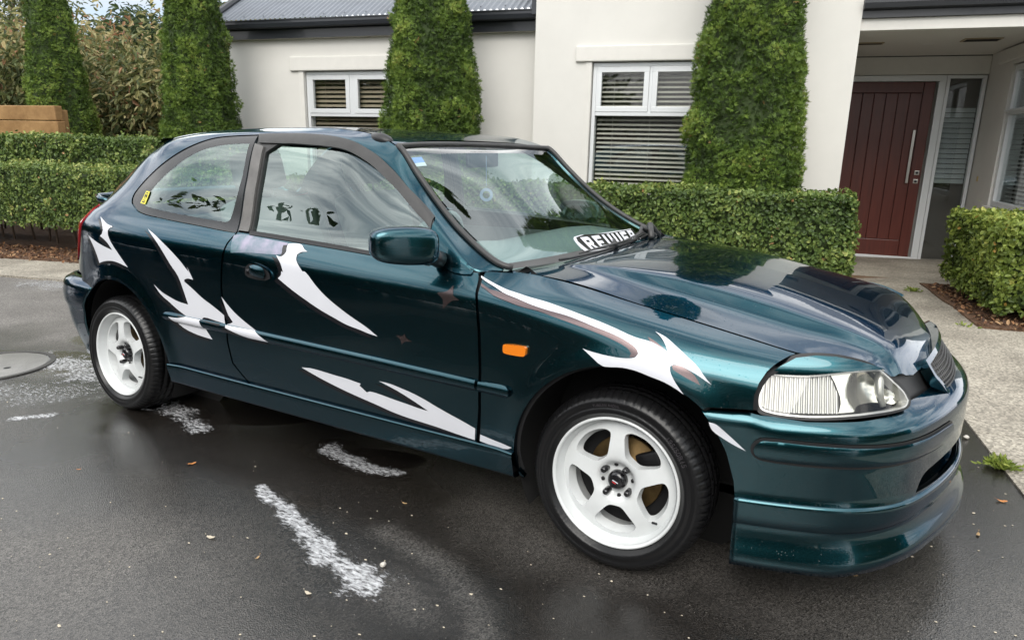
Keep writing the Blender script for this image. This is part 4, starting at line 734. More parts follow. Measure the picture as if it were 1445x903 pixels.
# ================================================================ THE CAR
PAINT = bpy.data.materials.new('dark_green_pearl_paint'); PAINT.use_nodes = True
def _paint():
    t = PAINT.node_tree; p = t.nodes['Principled BSDF']; l = t.links.new
    lw = t.nodes.new('ShaderNodeLayerWeight'); lw.inputs[0].default_value = .35
    mx = t.nodes.new('ShaderNodeMix'); mx.data_type = 'RGBA'; mx.inputs['A'].default_value = (.012, .068, .082, 1); mx.inputs['B'].default_value = (.007, .034, .082, 1)
    l(lw.outputs['Facing'], mx.inputs['Factor']); l(mx.outputs['Result'], p.inputs['Base Color'])
    p.inputs['Metallic'].default_value = 1; p.inputs['Specular Tint'].default_value = (.22, .40, .48, 1); p.inputs['Roughness'].default_value = .25; p.inputs['Coat Weight'].default_value = 1; p.inputs['Coat Roughness'].default_value = .015; p.inputs['Coat IOR'].default_value = 1.5
    co = t.nodes.new('ShaderNodeTexCoord')
    n = t.nodes.new('ShaderNodeTexNoise'); n.inputs['Scale'].default_value = 3.2; n.inputs['Detail'].default_value = 2
    v = t.nodes.new('ShaderNodeTexVoronoi'); v.inputs['Scale'].default_value = 130; v.inputs['Randomness'].default_value = 1
    r = t.nodes.new('ShaderNodeValToRGB'); r.color_ramp.elements[0].position = .0; r.color_ramp.elements[0].color = (1, 1, 1, 1); r.color_ramp.elements[1].position = .22; r.color_ramp.elements[1].color = (0, 0, 0, 1)
    m2 = t.nodes.new('ShaderNodeTexNoise'); m2.inputs['Scale'].default_value = 40; r2 = t.nodes.new('ShaderNodeValToRGB'); r2.color_ramp.elements[0].position = .5; r2.color_ramp.elements[1].position = .62
    mu = t.nodes.new('ShaderNodeMath'); mu.operation = 'MULTIPLY'
    b1 = t.nodes.new('ShaderNodeBump'); b1.inputs['Strength'].default_value = .05; b1.inputs['Distance'].default_value = .02
    b2 = t.nodes.new('ShaderNodeBump'); b2.inputs['Strength'].default_value = .35; b2.inputs['Distance'].default_value = .002
    for q in (n, v, m2): l(co.outputs['Object'], q.inputs[0])
    l(n.outputs['Fac'], b1.inputs['Height']); l(v.outputs['Distance'], r.inputs[0]); l(m2.outputs['Fac'], r2.inputs[0]); l(r.outputs[0], mu.inputs[0]); l(r2.outputs[0], mu.inputs[1]); l(mu.outputs[0], b2.inputs['Height'])
    l(b1.outputs[0], b2.inputs['Normal']); l(b2.outputs[0], p.inputs['Coat Normal'])
_paint()
M = dict(
    black=mat('black_plastic', (.012, .012, .013), .38, bump=.15, bscale=300), trim=mat('weathered_black_trim', (.032, .0315, .031), .45, var=.25, vscale=14),
    seal=mat('rubber_seal', (.011, .011, .012), .5), under=mat('underbody', (.008, .008, .009), .8), liner=mat('wheel_well', (.006, .006, .006), .85),
    white=mat('white_vinyl', (.62, .63, .67), .28, var=.03), bvinyl=mat('black_vinyl', (.008, .008, .01), .25), gvinyl=mat('grey_vinyl', (.17, .13, .13), .24, metal=.9),
    wheelw=mat('white_wheel_paint', (.62, .64, .64), .3, coat=.4, var=.03, vscale=20), tyre=mat('tyre_rubber', (.007, .007, .0075), .30, spec=.35, bump=.2, bscale=120, bdist=.004),
    disc=mat('rusty_brake_disc', (.13, .085, .035), .55, metal=.8, var=.4, vscale=20), dark=mat('dark_metal', (.02, .02, .022), .45, metal=.6), lug=mat('black_lug', (.008, .008, .009), .2, coat=.5),
    amber=mat('amber_lens', (.75, .20, .012), .12, coat=1), red=mat('red_lens', (.42, .006, .012), .1, coat=1), chrome=mat('reflector_chrome', (.80, .80, .76), .14, metal=1),
    silver=mat('lamp_rim', (.45, .45, .44), .3, metal=.6), bulb=mat('bulb_shield', (.45, .45, .42), .3, metal=.7), ivory=mat('headlamp_bowl', (.66, .66, .60), .16, metal=.85),
    cloth=mat('grey_seat_cloth', (.17, .19, .19), .9), dash=mat('grey_dashboard', (.17, .21, .21), .7), glassw=glass('tinted_car_glass', (.70, .85, .81), 2.45, 0, (.90, 1, .99)), glassf=glass('windscreen_glass', (.76, .86, .83), 1.7, 0, (.88, .97, 1)),
    lens=glass('lamp_lens', (.97, .97, .95), 1.5), shade=glass('windscreen_shade_band', (.36, .38, .44), 1.6), yellow=mat('yellow_sticker', (.75, .68, .08), .4), blue=mat('blue_sticker', (.05, .22, .6), .4),
    mirrorg=mat('mirror_glass', (.8, .8, .8), .02, metal=1), scuff=mat('peeling_clearcoat', (.07, .15, .17), .34, vscale=13, col2=(.36, .32, .42), metal=.35), frit=mat('black_glass_border', (.020, .021, .023), .22),
    mesh=mat('grille_mesh', (.05, .05, .052), .35), redm=mat('red_mark', (.5, .02, .02), .4))
car = empty('hatchback_car', (0, 0, 0), label='dark green three door hatchback with white lightning graphics and white five spoke wheels', cat='car')
# keep the parts parented to one origin
D = DATA
A_ = np.array
M['flute'] = mat('fluted_reflector', (.40, .40, .38), .30, metal=.85)
def circ(ax, az, r, a0, a1, n): t = np.linspace(R(a0), R(a1), n); return ax + r * np.cos(t), az + r * np.sin(t)
def uw(x, z):
    "side surface parameters of a point given by x and z (below the shoulder)"
    x = np.atleast_1d(x); z = np.atleast_1d(z); u = x.copy()
    for _ in range(6):
        i = np.clip(((u - U0) / DU).round().astype(int), 0, len(UU) - 1)
        w = A_([np.interp(zz, ZT[k], WW) for zz, k in zip(z, i)])
        u = u - (bil(XT, u, w) - x)
    return np.stack([u, w], 1)
def arch(k, a0, a1, n=26, dr=0.):
    ax, az, ar = ARCH[k]; x, z = circ(ax, az, ar + dr, a0, a1, n); return uw(x, z)
def pts(*p): return A_(p, float)
door_line = A_(D['door_rear'])                       # rear shut line, top to bottom
skz = .086
# --- door (lower skin)
DOOR = np.concatenate([[(-1.706, .700)], chaikin(A_(D['door_rear'])[1:-1], 1, False)[1:-1] if False else A_(D['door_rear'])[1:-1], pts((-1.655, skz), (-.50, skz), (-.483, .20), (-.478, .32), (-.482, .45), (-.494, .56), (-.515, .655), (-.528, .690)), pts((-.62, .697))])
door, ld = panel('door', side, DOOR, PAINT, car, sp=.017, mirror=True, flange=.02)
# --- fender
hl = A_(D['hl_outline'])
FEN = np.concatenate([pts((-.487, skz), (-.40, skz)), arch(0, 203, 49.5, 40)[1:], A_(D['bumpline'])[::-1][1:], hl[::-1][1:], pts((.458, .70), (.33, .7), (.2, .70), (0, .70), (-.2, .70), (-.33, .702), (-.40, .73), (-.425, .95), (-.432, 1.20), (-.455, 1.20), (-.475, .95), (-.498, .75), (-.512, .69), (-.508, .655), (-.488, .56), (-.475, .45), (-.471, .32), (-.476, .20))])
fender, lf = panel('fender', side, FEN, PAINT, car, sp=.018, mirror=True, flange=.018)
# --- body side (quarter, pillars and roof rail are one pressing)
vt = A_(D['visor_top']); ra = arch(1, -7, 168, 40)
quarter_win = crom(A_(D['qwin']), 4)
rb = A_(D['rbumpline'])
BODY = np.concatenate([A_(D['door_rear'])[1:-1] - [.006, 0], pts((-1.662, skz), (-2.20, skz)), ra, pts((-2.93, .30), (-2.96, .375), (-3.28, .375), (-3.28, 1.245), (-2.5, 1.247), (-1.6, 1.247), (-1.1, 1.247), (-.98, 1.247), (-.8, 1.247), (-.6, 1.247), (-.47, 1.247), (-.47, 1.20), (-.482, .95), (-.505, .75), (-.525, .705)), pts((-.56, .80)), vt[::-1], pts((-1.703, 1.0), (-1.708, .80), (-1.712, .692))])
body, lb = panel('body_side', side, BODY, PAINT, car, holes=[quarter_win], sp=.02, mirror=True, flange=.016)
# --- door frame and glass
FRAME = np.concatenate([pts((-1.700, .706), (-1.697, .9)), vt, pts((-.56, .795), (-.535, .705))])
ws_ = A_(D['visor_bot'])
GL = np.concatenate([pts((-1.625, .715), (-1.62, .9), (-1.618, 1.06)), ws_[1:] + [0, .02], pts((-.72, .95), (-.70, .715))])
fr, lfr = panel('door_frame', side, FRAME, M['trim'], car, holes=[GL], sp=.03, off=-.004, mirror=True, flange=.02)
fr.parent = door; lfr.parent = ld
gl, lgl = panel('window_glass', side, inset(GL, -.004), M['glassw'], door, sp=.05, off=-.014, flange=0, mirror=True, hn=.07); lgl.parent = ld
gsl = inset(GL, .0)
bs, _ = panel('window_seal', side, pts((-1.63, .692), (-1.63, .716), (-1.2, .714), (-.72, .712), (-.72, .692), (-1.2, .692)), M['seal'], door, sp=.02, off=.005, flange=.012, gap=0, mirror=True); _.parent = ld
# rain visor over the door glass
VIS = np.concatenate([vt, [(-.748, 1.135)], ws_[::-1]])
vis, _ = panel('window_visor', side, VIS, M['trim'], door, sp=.02, off=.004, flange=.010, gap=0, mirror=True); _.parent = ld
bp, _ = panel('pillar_trim', side, pts((-1.698, .708), (-1.693, .9), (-1.690, 1.10), (-1.634, 1.085), (-1.637, .9), (-1.640, .709)), mat('worn_pillar_trim', (.13, .125, .12), .4, var=.35, vscale=12), door, sp=.02, off=.004, flange=.012, gap=0, mirror=True); _.parent = ld
# --- quarter window
qf, _ = panel('quarter_window', side, inset(quarter_win, .004), M['frit'], car, holes=[crom(A_(D['qglass']), 3)], sp=.03, off=-.003, flange=.006, gap=0, mirror=True)
qg, g2 = panel('glass', side, crom(A_(D['qglass']), 3), M['glassw'], qf, sp=.05, off=-.0035, flange=0, gap=0, mirror=True, hn=.07); g2.parent = _
o = panel('sticker', side, A_(D['qsticker']), M['yellow'], qf, sp=.02, off=.001, flange=0, gap=0)
# black marks printed on the sticker
qs = A_(D['qsticker'])
def bq(s, t): return (qs[3] * (1 - s) + qs[2] * s) * (1 - t) + (qs[0] * (1 - s) + qs[1] * s) * t
SF = MB()
for (s0, s1, t0, t1) in ((.25, .75, .12, .2), (.25, .45, .26, .32), (.55, .75, .26, .32), (.3, .7, .42, .46), (.25, .4, .52, .78), (.6, .75, .52, .78), (.25, .75, .62, .67), (.25, .75, .86, .92)):
    q = A_([bq(s0, t0), bq(s1, t0), bq(s1, t1), bq(s0, t1)]); X = side(q[:, 0], q[:, 1]) + [0, -.0032, .0005]; SF.add(X, [(0, 1, 2, 3)])
SF.build('print', M['bvinyl'], qf)
# --- mouldings
def strip(name, f, poly, m, parent, off, **k):
    return panel(name, f, poly, m, parent, sp=.03, off=off, flange=off + .004, gap=0, edge_sp=.02, **k)
def mould_t(u, w):
    hi = np.interp(u, [-2.19, -1.735, -1.3, -.9, -.49, -.36], [.307, .3075, .303, .298, .289, .289]); lo = np.interp(u, [-2.19, -1.735, -1.3, -.9, -.488, -.36], [.275, .271, .263, .257, .252, .249]); return np.clip((w - lo) / (hi - lo), .001, .999)
def mould_side(u, w): P = side(u, w); P[:, 1] -= .004 + .011 * np.sin(np.pi * mould_t(u, w)) ** .6; return P
MK = dict(sp=.0065, edge_sp=.012, hn=2e-3, off=0, flange=.010, gap=0)
dm, _ = panel('side_moulding', mould_side, pts((-1.735, .3065), (-1.3, .302), (-.9, .297), (-.490, .288), (-.488, .253), (-.9, .258), (-1.3, .264), (-1.735, .272)), PAINT, door, mirror=True, **MK); _.parent = ld
fm, _ = panel('side_moulding', mould_side, crom(A_(D['fmould']), 4), PAINT, fender, mirror=True, **MK); _.parent = lf
panel('side_moulding', mould_side, crom(pts((-2.19, .29), (-2.17, .306), (-2.0, .306), (-1.748, .307), (-1.748, .272), (-2.0, .274), (-2.17, .276)), 4, .3), PAINT, body, **MK)
# --- side skirt
def skirt(u, t):       # t 0..1 from the top edge down and under
    w = np.interp(t, [0, .12, .2, .75, 1], [.088, .086, .078, .004, .0]); P = side(u, w); P[:, 1] -= np.interp(t, [0, .12, .2, .75, .9, 1], [-.004, .012, .016, .022, .010, -.06]) ; P[:, 2] -= np.interp(t, [.75, 1], [0, .012]); return P
uu = np.linspace(-2.205, -.348, 60); tt = np.array([0, .06, .12, .16, .2, .3, .45, .6, .7, .75, .8, .86, .92, 1])
G = np.stack([skirt(uu, np.full_like(uu, t)) for t in tt], 1)
sk = grid('side_skirt', G, PAINT, car); grid('side_skirt', G, PAINT, car, mirror=True)
MB().add(list(G[0]) + [G[0][0] + A_([.0, .08, 0])], [tuple(range(len(tt)))]).build('end_cap', PAINT, sk)
# --- handle
hd = crom(A_(D['handle']), 4)
strip('handle', side, hd, PAINT, door, .004)
hc = hd.mean(0); hi = hc + (hd - hc) * [.86, .80]
panel('handle_recess', side, inset(hi, .0), M['seal'], door, sp=.02, off=.0055, flange=0, gap=0)
def hflap(u, w): P = side(u, w); d = np.clip(1 - ((u - hc[0] - .012) / .058) ** 2, 0, 1) * np.clip(1 - ((w - hc[1] - .006) / .026) ** 2, 0, 1); P[:, 1] -= .006 + .016 * d ** .6; return P
panel('handle_flap', hflap, crom(pts((hc[0] - .028, hc[1] - .002), (hc[0] - .028, hc[1] + .02), (hc[0], hc[1] + .028), (hc[0] + .05, hc[1] + .022), (hc[0] + .062, hc[1] + .002), (hc[0] + .05, hc[1] - .016), (hc[0], hc[1] - .012)), 4), PAINT, door, sp=.008, flange=.004, gap=0)
P0 = side(A_([hc[0] - .048]), A_([hc[1] - .002]))[0]
MB().lathe([(0, -.012), (.009, -.011), (.010, -.004), (.010, 0)], 16, 'y', (P0[0], P0[1], P0[2])).build('key_lock', M['dark'], door, True)
# --- indicator on the fender
def ind(u, w): P = side(u, w); return P
strip('side_indicator', side, crom(A_(D['indicator']), 4), M['amber'], fender, .013)
# --- vinyl graphics
def decal(key, parent, m, off=.0016, dx=0, dz=0, name='lightning_graphic', label=None):
    P = A_(D[key]) + [dx, dz]; return panel(name, side, crom(P, 3, .75), m, parent, sp=.016, off=off, flange=0, gap=0, label=label)
for key, par in (('d_rear', body), ('d_quarter', body), ('d_door_small', door), ('d_door_up', door), ('d_door_low', door)):
    decal(key, par, M['bvinyl'], .0010, -.022, -.012, 'graphic_shadow', 'black shadow edge of the white lightning graphic')
    decal(key, par, M['white'], .0018)
def clip_w(P, lo, hi):
    for sgn, lim in ((1, lo), (-1, hi)):
        out = []
        for a, b in zip(P, np.roll(P, -1, 0)):
            ia, ib = sgn * (a[1] - lim) >= 0, sgn * (b[1] - lim) >= 0
            if ia: out.append(a)
            if ia != ib: t = (lim - a[1]) / (b[1] - a[1]); out.append(a + (b - a) * t)
        P = A_(out)
        if len(P) < 3: return None
    return P
for key, par, of in (('d_quarter', body, .0112), ('d_door_small', door, .0132)):
    for m_, dx, dz, o_ in ((M['bvinyl'], -.022, -.012, 0), (M['white'], 0, 0, .0007)):
        P = clip_w(crom(A_(D[key]) + [dx, dz], 3, .75), .2745, .3040)
        if P is not None and len(P) > 3:
            try: panel('lightning_graphic' if o_ else 'graphic_shadow', mould_side, P, m_, par, sp=.0065, edge_sp=.01, hn=2e-3, off=.0006 + o_, flange=0, gap=0)
            except Exception as e: print('clip', key, e)
decal('d_fender', fender, M['white'], .0022); decal('d_fender_low', fender, M['white'], .0018)
for k in ('d_fender_gray', 'd_fender_gray_tip', 'd_fender_gray_top'): decal(k, fender, M['gvinyl'], .0012, name='graphic_shadow', label='grey metallic edge of the fender graphic')
decal('star_a', door, M['gvinyl'], .0012, name='star_graphic'); decal('star_b', door, M['gvinyl'], .0012, name='star_graphic')
panel('peeled_paint', side, crom(A_(D['scuff']), 3), M['scuff'], door, sp=.02, off=.0006, flange=0, gap=0, label='lilac grey patch of peeling clear coat along the window line')
# --- tail lamp, rear bumper, tail
TLs = pts((-2.93, .70), (-2.925, .76), (-2.90, .86), (-2.90, .92), (-3.27, .96), (-3.275, .60), (-3.16, .42), (-3.05, .42), (-2.97, .50), (-2.94, .60))
tl, _ = panel('tail_light', side, crom(TLs, 3), M['red'], car, sp=.02, off=.006, flange=.02, gap=0, mirror=True)
ss = np.linspace(-1.05, 1.05, 121); zz = [.20, .225, .26, .30, .35, .40, .44, .47, .475, .50, .52, .545, .55, .57, .585, .60, .612, .62]
ZG = lambda f, ss, zz: np.stack([f(ss, np.full_like(ss, z)) for z in zz], 1)
te = .505; re_ = np.interp
def rcut(f):
    G = []
    for z in zz:
        lim = .62 if z < .52 else .55
        ax, az, ar = ARCH[1]
        G.append(f(np.linspace(-1, 1, 121), z))
    return np.stack(G, 1)
def rbf(q, z):
    # side end follows the rear wheel arch
    S, C, Nn = TAIL; ax, az, ar = ARCH[1]; x_end = ax - math.sqrt(max(ar ** 2 - (z - az) ** 2, .01)); h = S > 0
    s_end = np.interp(x_end, C[h][:, 0], S[h]); return rear_bumper(q * s_end, np.full_like(q, z))
rbm = grid('rear_bumper', rcut(rbf), PAINT, car)
sol = rbm.modifiers.new('solid', 'SOLIDIFY'); sol.thickness = .012; sol.offset = -1
mzs = [.484, .487, .492, .512, .530, .535, .538]; mo = [-.004, .008, .012, .013, .012, .008, -.004]
grid('bumper_moulding', np.stack([sweep(TAIL, np.linspace(-.66, .66, 60), z, pchip([.22, .47, .50, .545, .62], [0, -.004, .006, .006, -.06], z) + q) for z, q in zip(mzs, mo)], 1), PAINT, rbm)
# tail panel and hatch close the rear between the two body sides
wj = np.searchsorted(WW, [.36, .45, .55, .64, .70, .80, .93, 1.05, 1.16, 1.245]); wj = np.minimum(wj, len(WW) - 1)
T_ = []
for j in wj:
    e = A_([XT[2, j], -YT[2, j], ZT[2, j]]); cx = e[0] - .09
    T_.append([A_([e[0] - (cx * 0 + .09) * (1 - (q) ** 2), e[1] * q * -1 * -1, e[2]]) for q in np.linspace(1, -1, 25)])
grid('tailgate', A_(T_), PAINT, car)
# hatch glass: from the tail top up to the roof rear edge
def hatch(q, t):
    u = np.interp(t, [0, .25, .5, .75, 1], [-3.24, -2.99, -2.86, -2.68, -2.47]); P = side(u, np.full_like(u, 1.245)); x = P[:, 0] - .10 * (1 - q ** 2); return np.stack([x, P[:, 1] * q, P[:, 2] + .02 * (1 - q ** 2)], -1)
qq = np.linspace(1, -1, 25); HG = np.stack([hatch(qq, np.full_like(qq, t)) for t in np.linspace(0, 1, 24)], 0)
grid('hatch_glass', HG[7:], M['glassw'], car)
grid('hatch_lower', HG[:8], PAINT, car)
# mid height tail spoiler (the small wing end that shows left of the car) and roof edge spoiler
MB().tube([(-2.93, -.585, 1.008), (-3.0, -.60, 1.018), (-3.07, -.575, 1.024), (-3.13, -.3, 1.03), (-3.14, 0, 1.032), (-3.13, .3, 1.03), (-3.07, .575, 1.024), (-3.0, .60, 1.018), (-2.93, .585, 1.008)], [.010, .016, .02, .022, .022, .022, .02, .016, .010], 12).build('tail_wing', PAINT, car, True)
def roof_pt(q, x):
    "q -1..1 across"
    z9_ = np.interp(x, UU, z9); y9_ = np.interp(x, UU, y9); zc_ = pchip([-2.75, -2.6, -2.4, -2.1, -1.8, -1.53, -1.3, -1.1, -1.0], [1.338, 1.35, 1.367, 1.380, 1.381, 1.372, 1.350, 1.316, 1.296], x)
    return np.stack([x, -y9_ * q, z9_ + (zc_ - z9_) * (1 - np.abs(q) ** 2.2)], -1)
def roofS(q, t):
    xf = -1.10 + .105 * q ** 2; xr = -2.70 + .265 * q ** 2; return roof_pt(q, xf + (xr - xf) * t)
qq = np.linspace(1, -1, 61); RG = np.stack([roofS(qq, np.full_like(qq, t)) for t in np.linspace(0, 1, 70)], 0)
roof = grid('roof', RG, PAINT, car)
for sgn in (1,):
    VR = []
    for t, dx, dz in ((0, .06, .004), (.3, .02, .007), (.7, -.025, .006), (1, -.055, .0), (.98, -.050, -.012), (.4, -.01, -.022)):
        P = roofS(qq, np.full_like(qq, 1.)); P[:, 0] += dx; P[:, 2] += dz; P[:, 1] *= 1.02; VR.append(P)
    grid('roof_spoiler', A_(VR), PAINT, roof, flip=True)
MB().lathe([(0, .017), (.012, .016), (.03, .010), (.042, .004), (.046, -.006)], 24, 'z').build('aerial_base', M['black'], roof, True, Matrix.Translation((-1.09, -.565, 1.318)) @ Matrix.Rotation(R(14), 4, 'Y') @ Matrix.Rotation(R(24), 4, 'X') @ Matrix.Diagonal((1.15, .55, 1, 1)))
MB().tube([(-1.09, -.565, 1.325), (-1.098, -.565, 1.34)], .0025, 6).build('aerial_stub', M['dark'], roof)
# --- windscreen
def wsL(t):
    u = np.interp(t, np.linspace(0, 1, 9), [-.448, -.50, -.56, -.64, -.73, -.81, -.89, -.96, -.995]); return side(u, np.full_like(u, 1.25))
def screen(q, t):
    E = wsL(t); cx = np.interp(t, [0, .5, 1], [.075, -.02 - .0, -.105]); cx = pchip([0, .35, .7, 1], [.075, .055, .0, -.10], t); cz = pchip([0, .5, 1], [-.010, .012, .012], t)
    k = 1 - np.abs(q) ** 2.2; return np.stack([E[:, 0] + cx * k, E[:, 1] * q, E[:, 2] + cz * k], -1)
TTs = np.linspace(0, 1, 30); qq = np.linspace(1, -1, 41)
SG = np.stack([screen(qq, np.full_like(qq, t)) for t in TTs], 0)
wsn = grid('windscreen', SG[3:26, 1:-1], M['glassf'], car)
grid('shade_band', SG[25:30, 1:-1], M['shade'], wsn)
grid('black_border', SG[:4], M['trim'], wsn)
def edge_tube(pl, r, name, par, m=M['seal'], n=8): return MB().tube(pl, r, n).build(name, m, par, True)
edge_tube([SG[i, 0] + A_([.004, -.002, .004]) for i in range(0, 30)] + [SG[29, j] + A_([.002, 0, .003]) for j in range(1, 40)] + [SG[i, -1] + A_([.004, .002, .004]) for i in range(29, -1, -1)], .011, 'screen_seal', wsn, M['trim'])
# --- bonnet
xf_ = lambda y: .795 - .36 * y ** 2
def H(x, y):
    ye = .648; t = np.abs(y) / ye
    ze = pchip([-.44, -.27, 0, .2, .33, .45, .56, .63, .69, .73, .76, .80], [.880, .867, .8155, .7785, .7535, .733, .720, .700, .662, .632, .607, .585], x)
    zcn = pchip([-.44, -.32, -.2, 0, .18, .33, .476, .60, .69, .745, .80], [.868, .890, .898, .893, .870, .842, .806, .772, .738, .706, .664], x)
    zcn = np.maximum(zcn, ze + .0); p = pchip([0, .35, .55, .635, .68, .735, .775, .87, 1.0, 1.1], [1.0, .955, .86, .79, .72, .38, .27, .14, .0, -.12], t)
    q = np.clip((x - (xf_(y) - .07)) / .07, 0, 1); return ze + (zcn - ze) * p - (.06 * np.clip(np.abs(y) / .42, 0, 1)) * q ** 2
def bonnet(x, y): return np.stack([x, y, H(x, y)], -1)
# right half outline from the screen to the nose (x, y)
hb = [(-.425, 0), (-.418, -.3), (-.418, -.5), (-.428, -.62), (-.415, -.652), (-.27, -.6515), (0, -.648), (.2, -.643), (.33, -.641), (.452, -.645), (.50, -.640), (.56, -.612), (.60, -.582), (.64, -.550), (.675, -.512), (.70, -.470), (.727, -.420), (.745, -.375), (.762, -.305), (.778, -.2), (.79, -.1)]
BON = A_(hb + [(.795, 0)] + [(x, -y) for x, y in hb[:0:-1]])
bon = panel('bonnet', bonnet, BON, PAINT, car, sp=.021, flange=.02, gap=.0015, cen=A_([.1, 0, 0]))
# --- front bumper: swept round the nose, ends cut by the wheel arch
def s_arch(z): return float(np.interp(z, [.15, .332, .3752, .4597, .5313, .578], [1.0716, 1.0733, 1.0796, 1.1058, 1.1457, 1.190]))
za = np.linspace(.326, .578, 26); edge = [(s_arch(z) - .002, z) for z in za]
FB = A_([(0, .326), (.55, .326), (.8, .326)] + edge + [(1.13, .579), (1.06, .580), (1.02, .573), (.9, .566), (.75, .572), (.6, .582), (.54, .588), (.3, .590), (0, .590)])
FB = np.concatenate([FB, FB[::-1][1:-1] * [-1, 1]])
OPEN = crom(A_([(.525, .338), (.505, .375), (.47, .392), (.3, .402), (0, .405), (-.3, .402), (-.47, .392), (-.505, .375), (-.525, .338), (-.3, .334), (0, .334), (.3, .334)]), 3, .2)
fb = panel('front_bumper', front_bumper, FB, PAINT, car, holes=[OPEN], sp=.018, flange=.016, gap=.0015, cen=A_([.2, 0, .4]))
MR = crom(A_([(1.032, .480), (1.026, .497), (1.008, .5085), (.9, .5085), (.7, .5075), (.5, .5075), (.36, .507), (.345, .497), (.345, .480), (.36, .462), (.5, .458), (.7, .454), (.9, .452), (1.005, .4565), (1.026, .466)]), 3)
def mould_f(s_, z_): return sweep(NOSE, s_, z_, bump_off(s_, z_) + .003 + .007 * np.sqrt(np.clip(1 - ((z_ - .4815) / .030) ** 2, 0, 1)))
for sg_ in (1, -1): panel('bumper_moulding', mould_f, MR * [sg_, 1], PAINT, fb, sp=.010, off=0, flange=.016, gap=0, cen=A_([.2, 0, .4]))
panel('lightning_graphic', front_bumper, crom(A_(D['n_d_bumper']), 3, .75), M['white'], fb, sp=.02, off=.0016, flange=0, gap=0, cen=A_([.2, 0, .4]))
# dark groove round each moulding
for sg_ in (1, -1): panel('moulding_groove', front_bumper, inset(MR * [sg_, 1], -.008), M['seal'], fb, sp=.012, off=.0022, flange=0, gap=0, cen=A_([.2, 0, .4]))
# front lip
zl = [.118, .119, .122, .14, .155, .175, .20, .225, .243, .25, .257, .28, .30, .314, .320, .325, .326]; ol = [-.12, -.03, .014, .014, .011, .004, -.003, -.008, -.009, -.007, -.002, .000, .001, .002, .0025, .001, -.02]
def lip(q, z, o):
    s_end = s_arch(max(z, .13)) - .002; s = q * s_end; dz = np.interp(np.abs(s), [0, .45, .62, .8, 1.2], [.05, .05, .040, .010, .012]); zz_ = z + dz * np.clip((.30 - z) / .16, 0, 1)
    lowf = np.clip((.25 - z) / .1, 0, 1); return sweep(NOSE, s, zz_, o + lowf * .012 * np.clip(1 - np.abs(s) / .9, 0, 1))
q_ = np.linspace(1, -1, 141)
lipo = grid('front_lip', np.stack([lip(q_, z, o) for z, o in zip(zl, ol)], 1), PAINT, fb)
for i, (w, gg) in enumerate(((1, 0), (-1, -1))):
    col = [lip(A_([float(w)]), z, o)[0] for z, o in zip(zl, ol)]
sol = lipo.modifiers.new('solid', 'SOLIDIFY'); sol.thickness = .006; sol.offset = -1
# dark inside of the lower opening with two bars
sb = np.linspace(-.6, .6, 30); grid('intake', np.stack([sweep(NOSE, sb, z, o) for z, o in ((.30, -.0), (.325, -.13), (.41, -.13), (.42, -.02))], 1), M['under'], fb)
grid('intake_floor', np.stack([sweep(NOSE, sb, z, o) for z, o in ((.322, .004), (.327, -.03), (.328, -.1))], 1), PAINT, fb, flip=True)
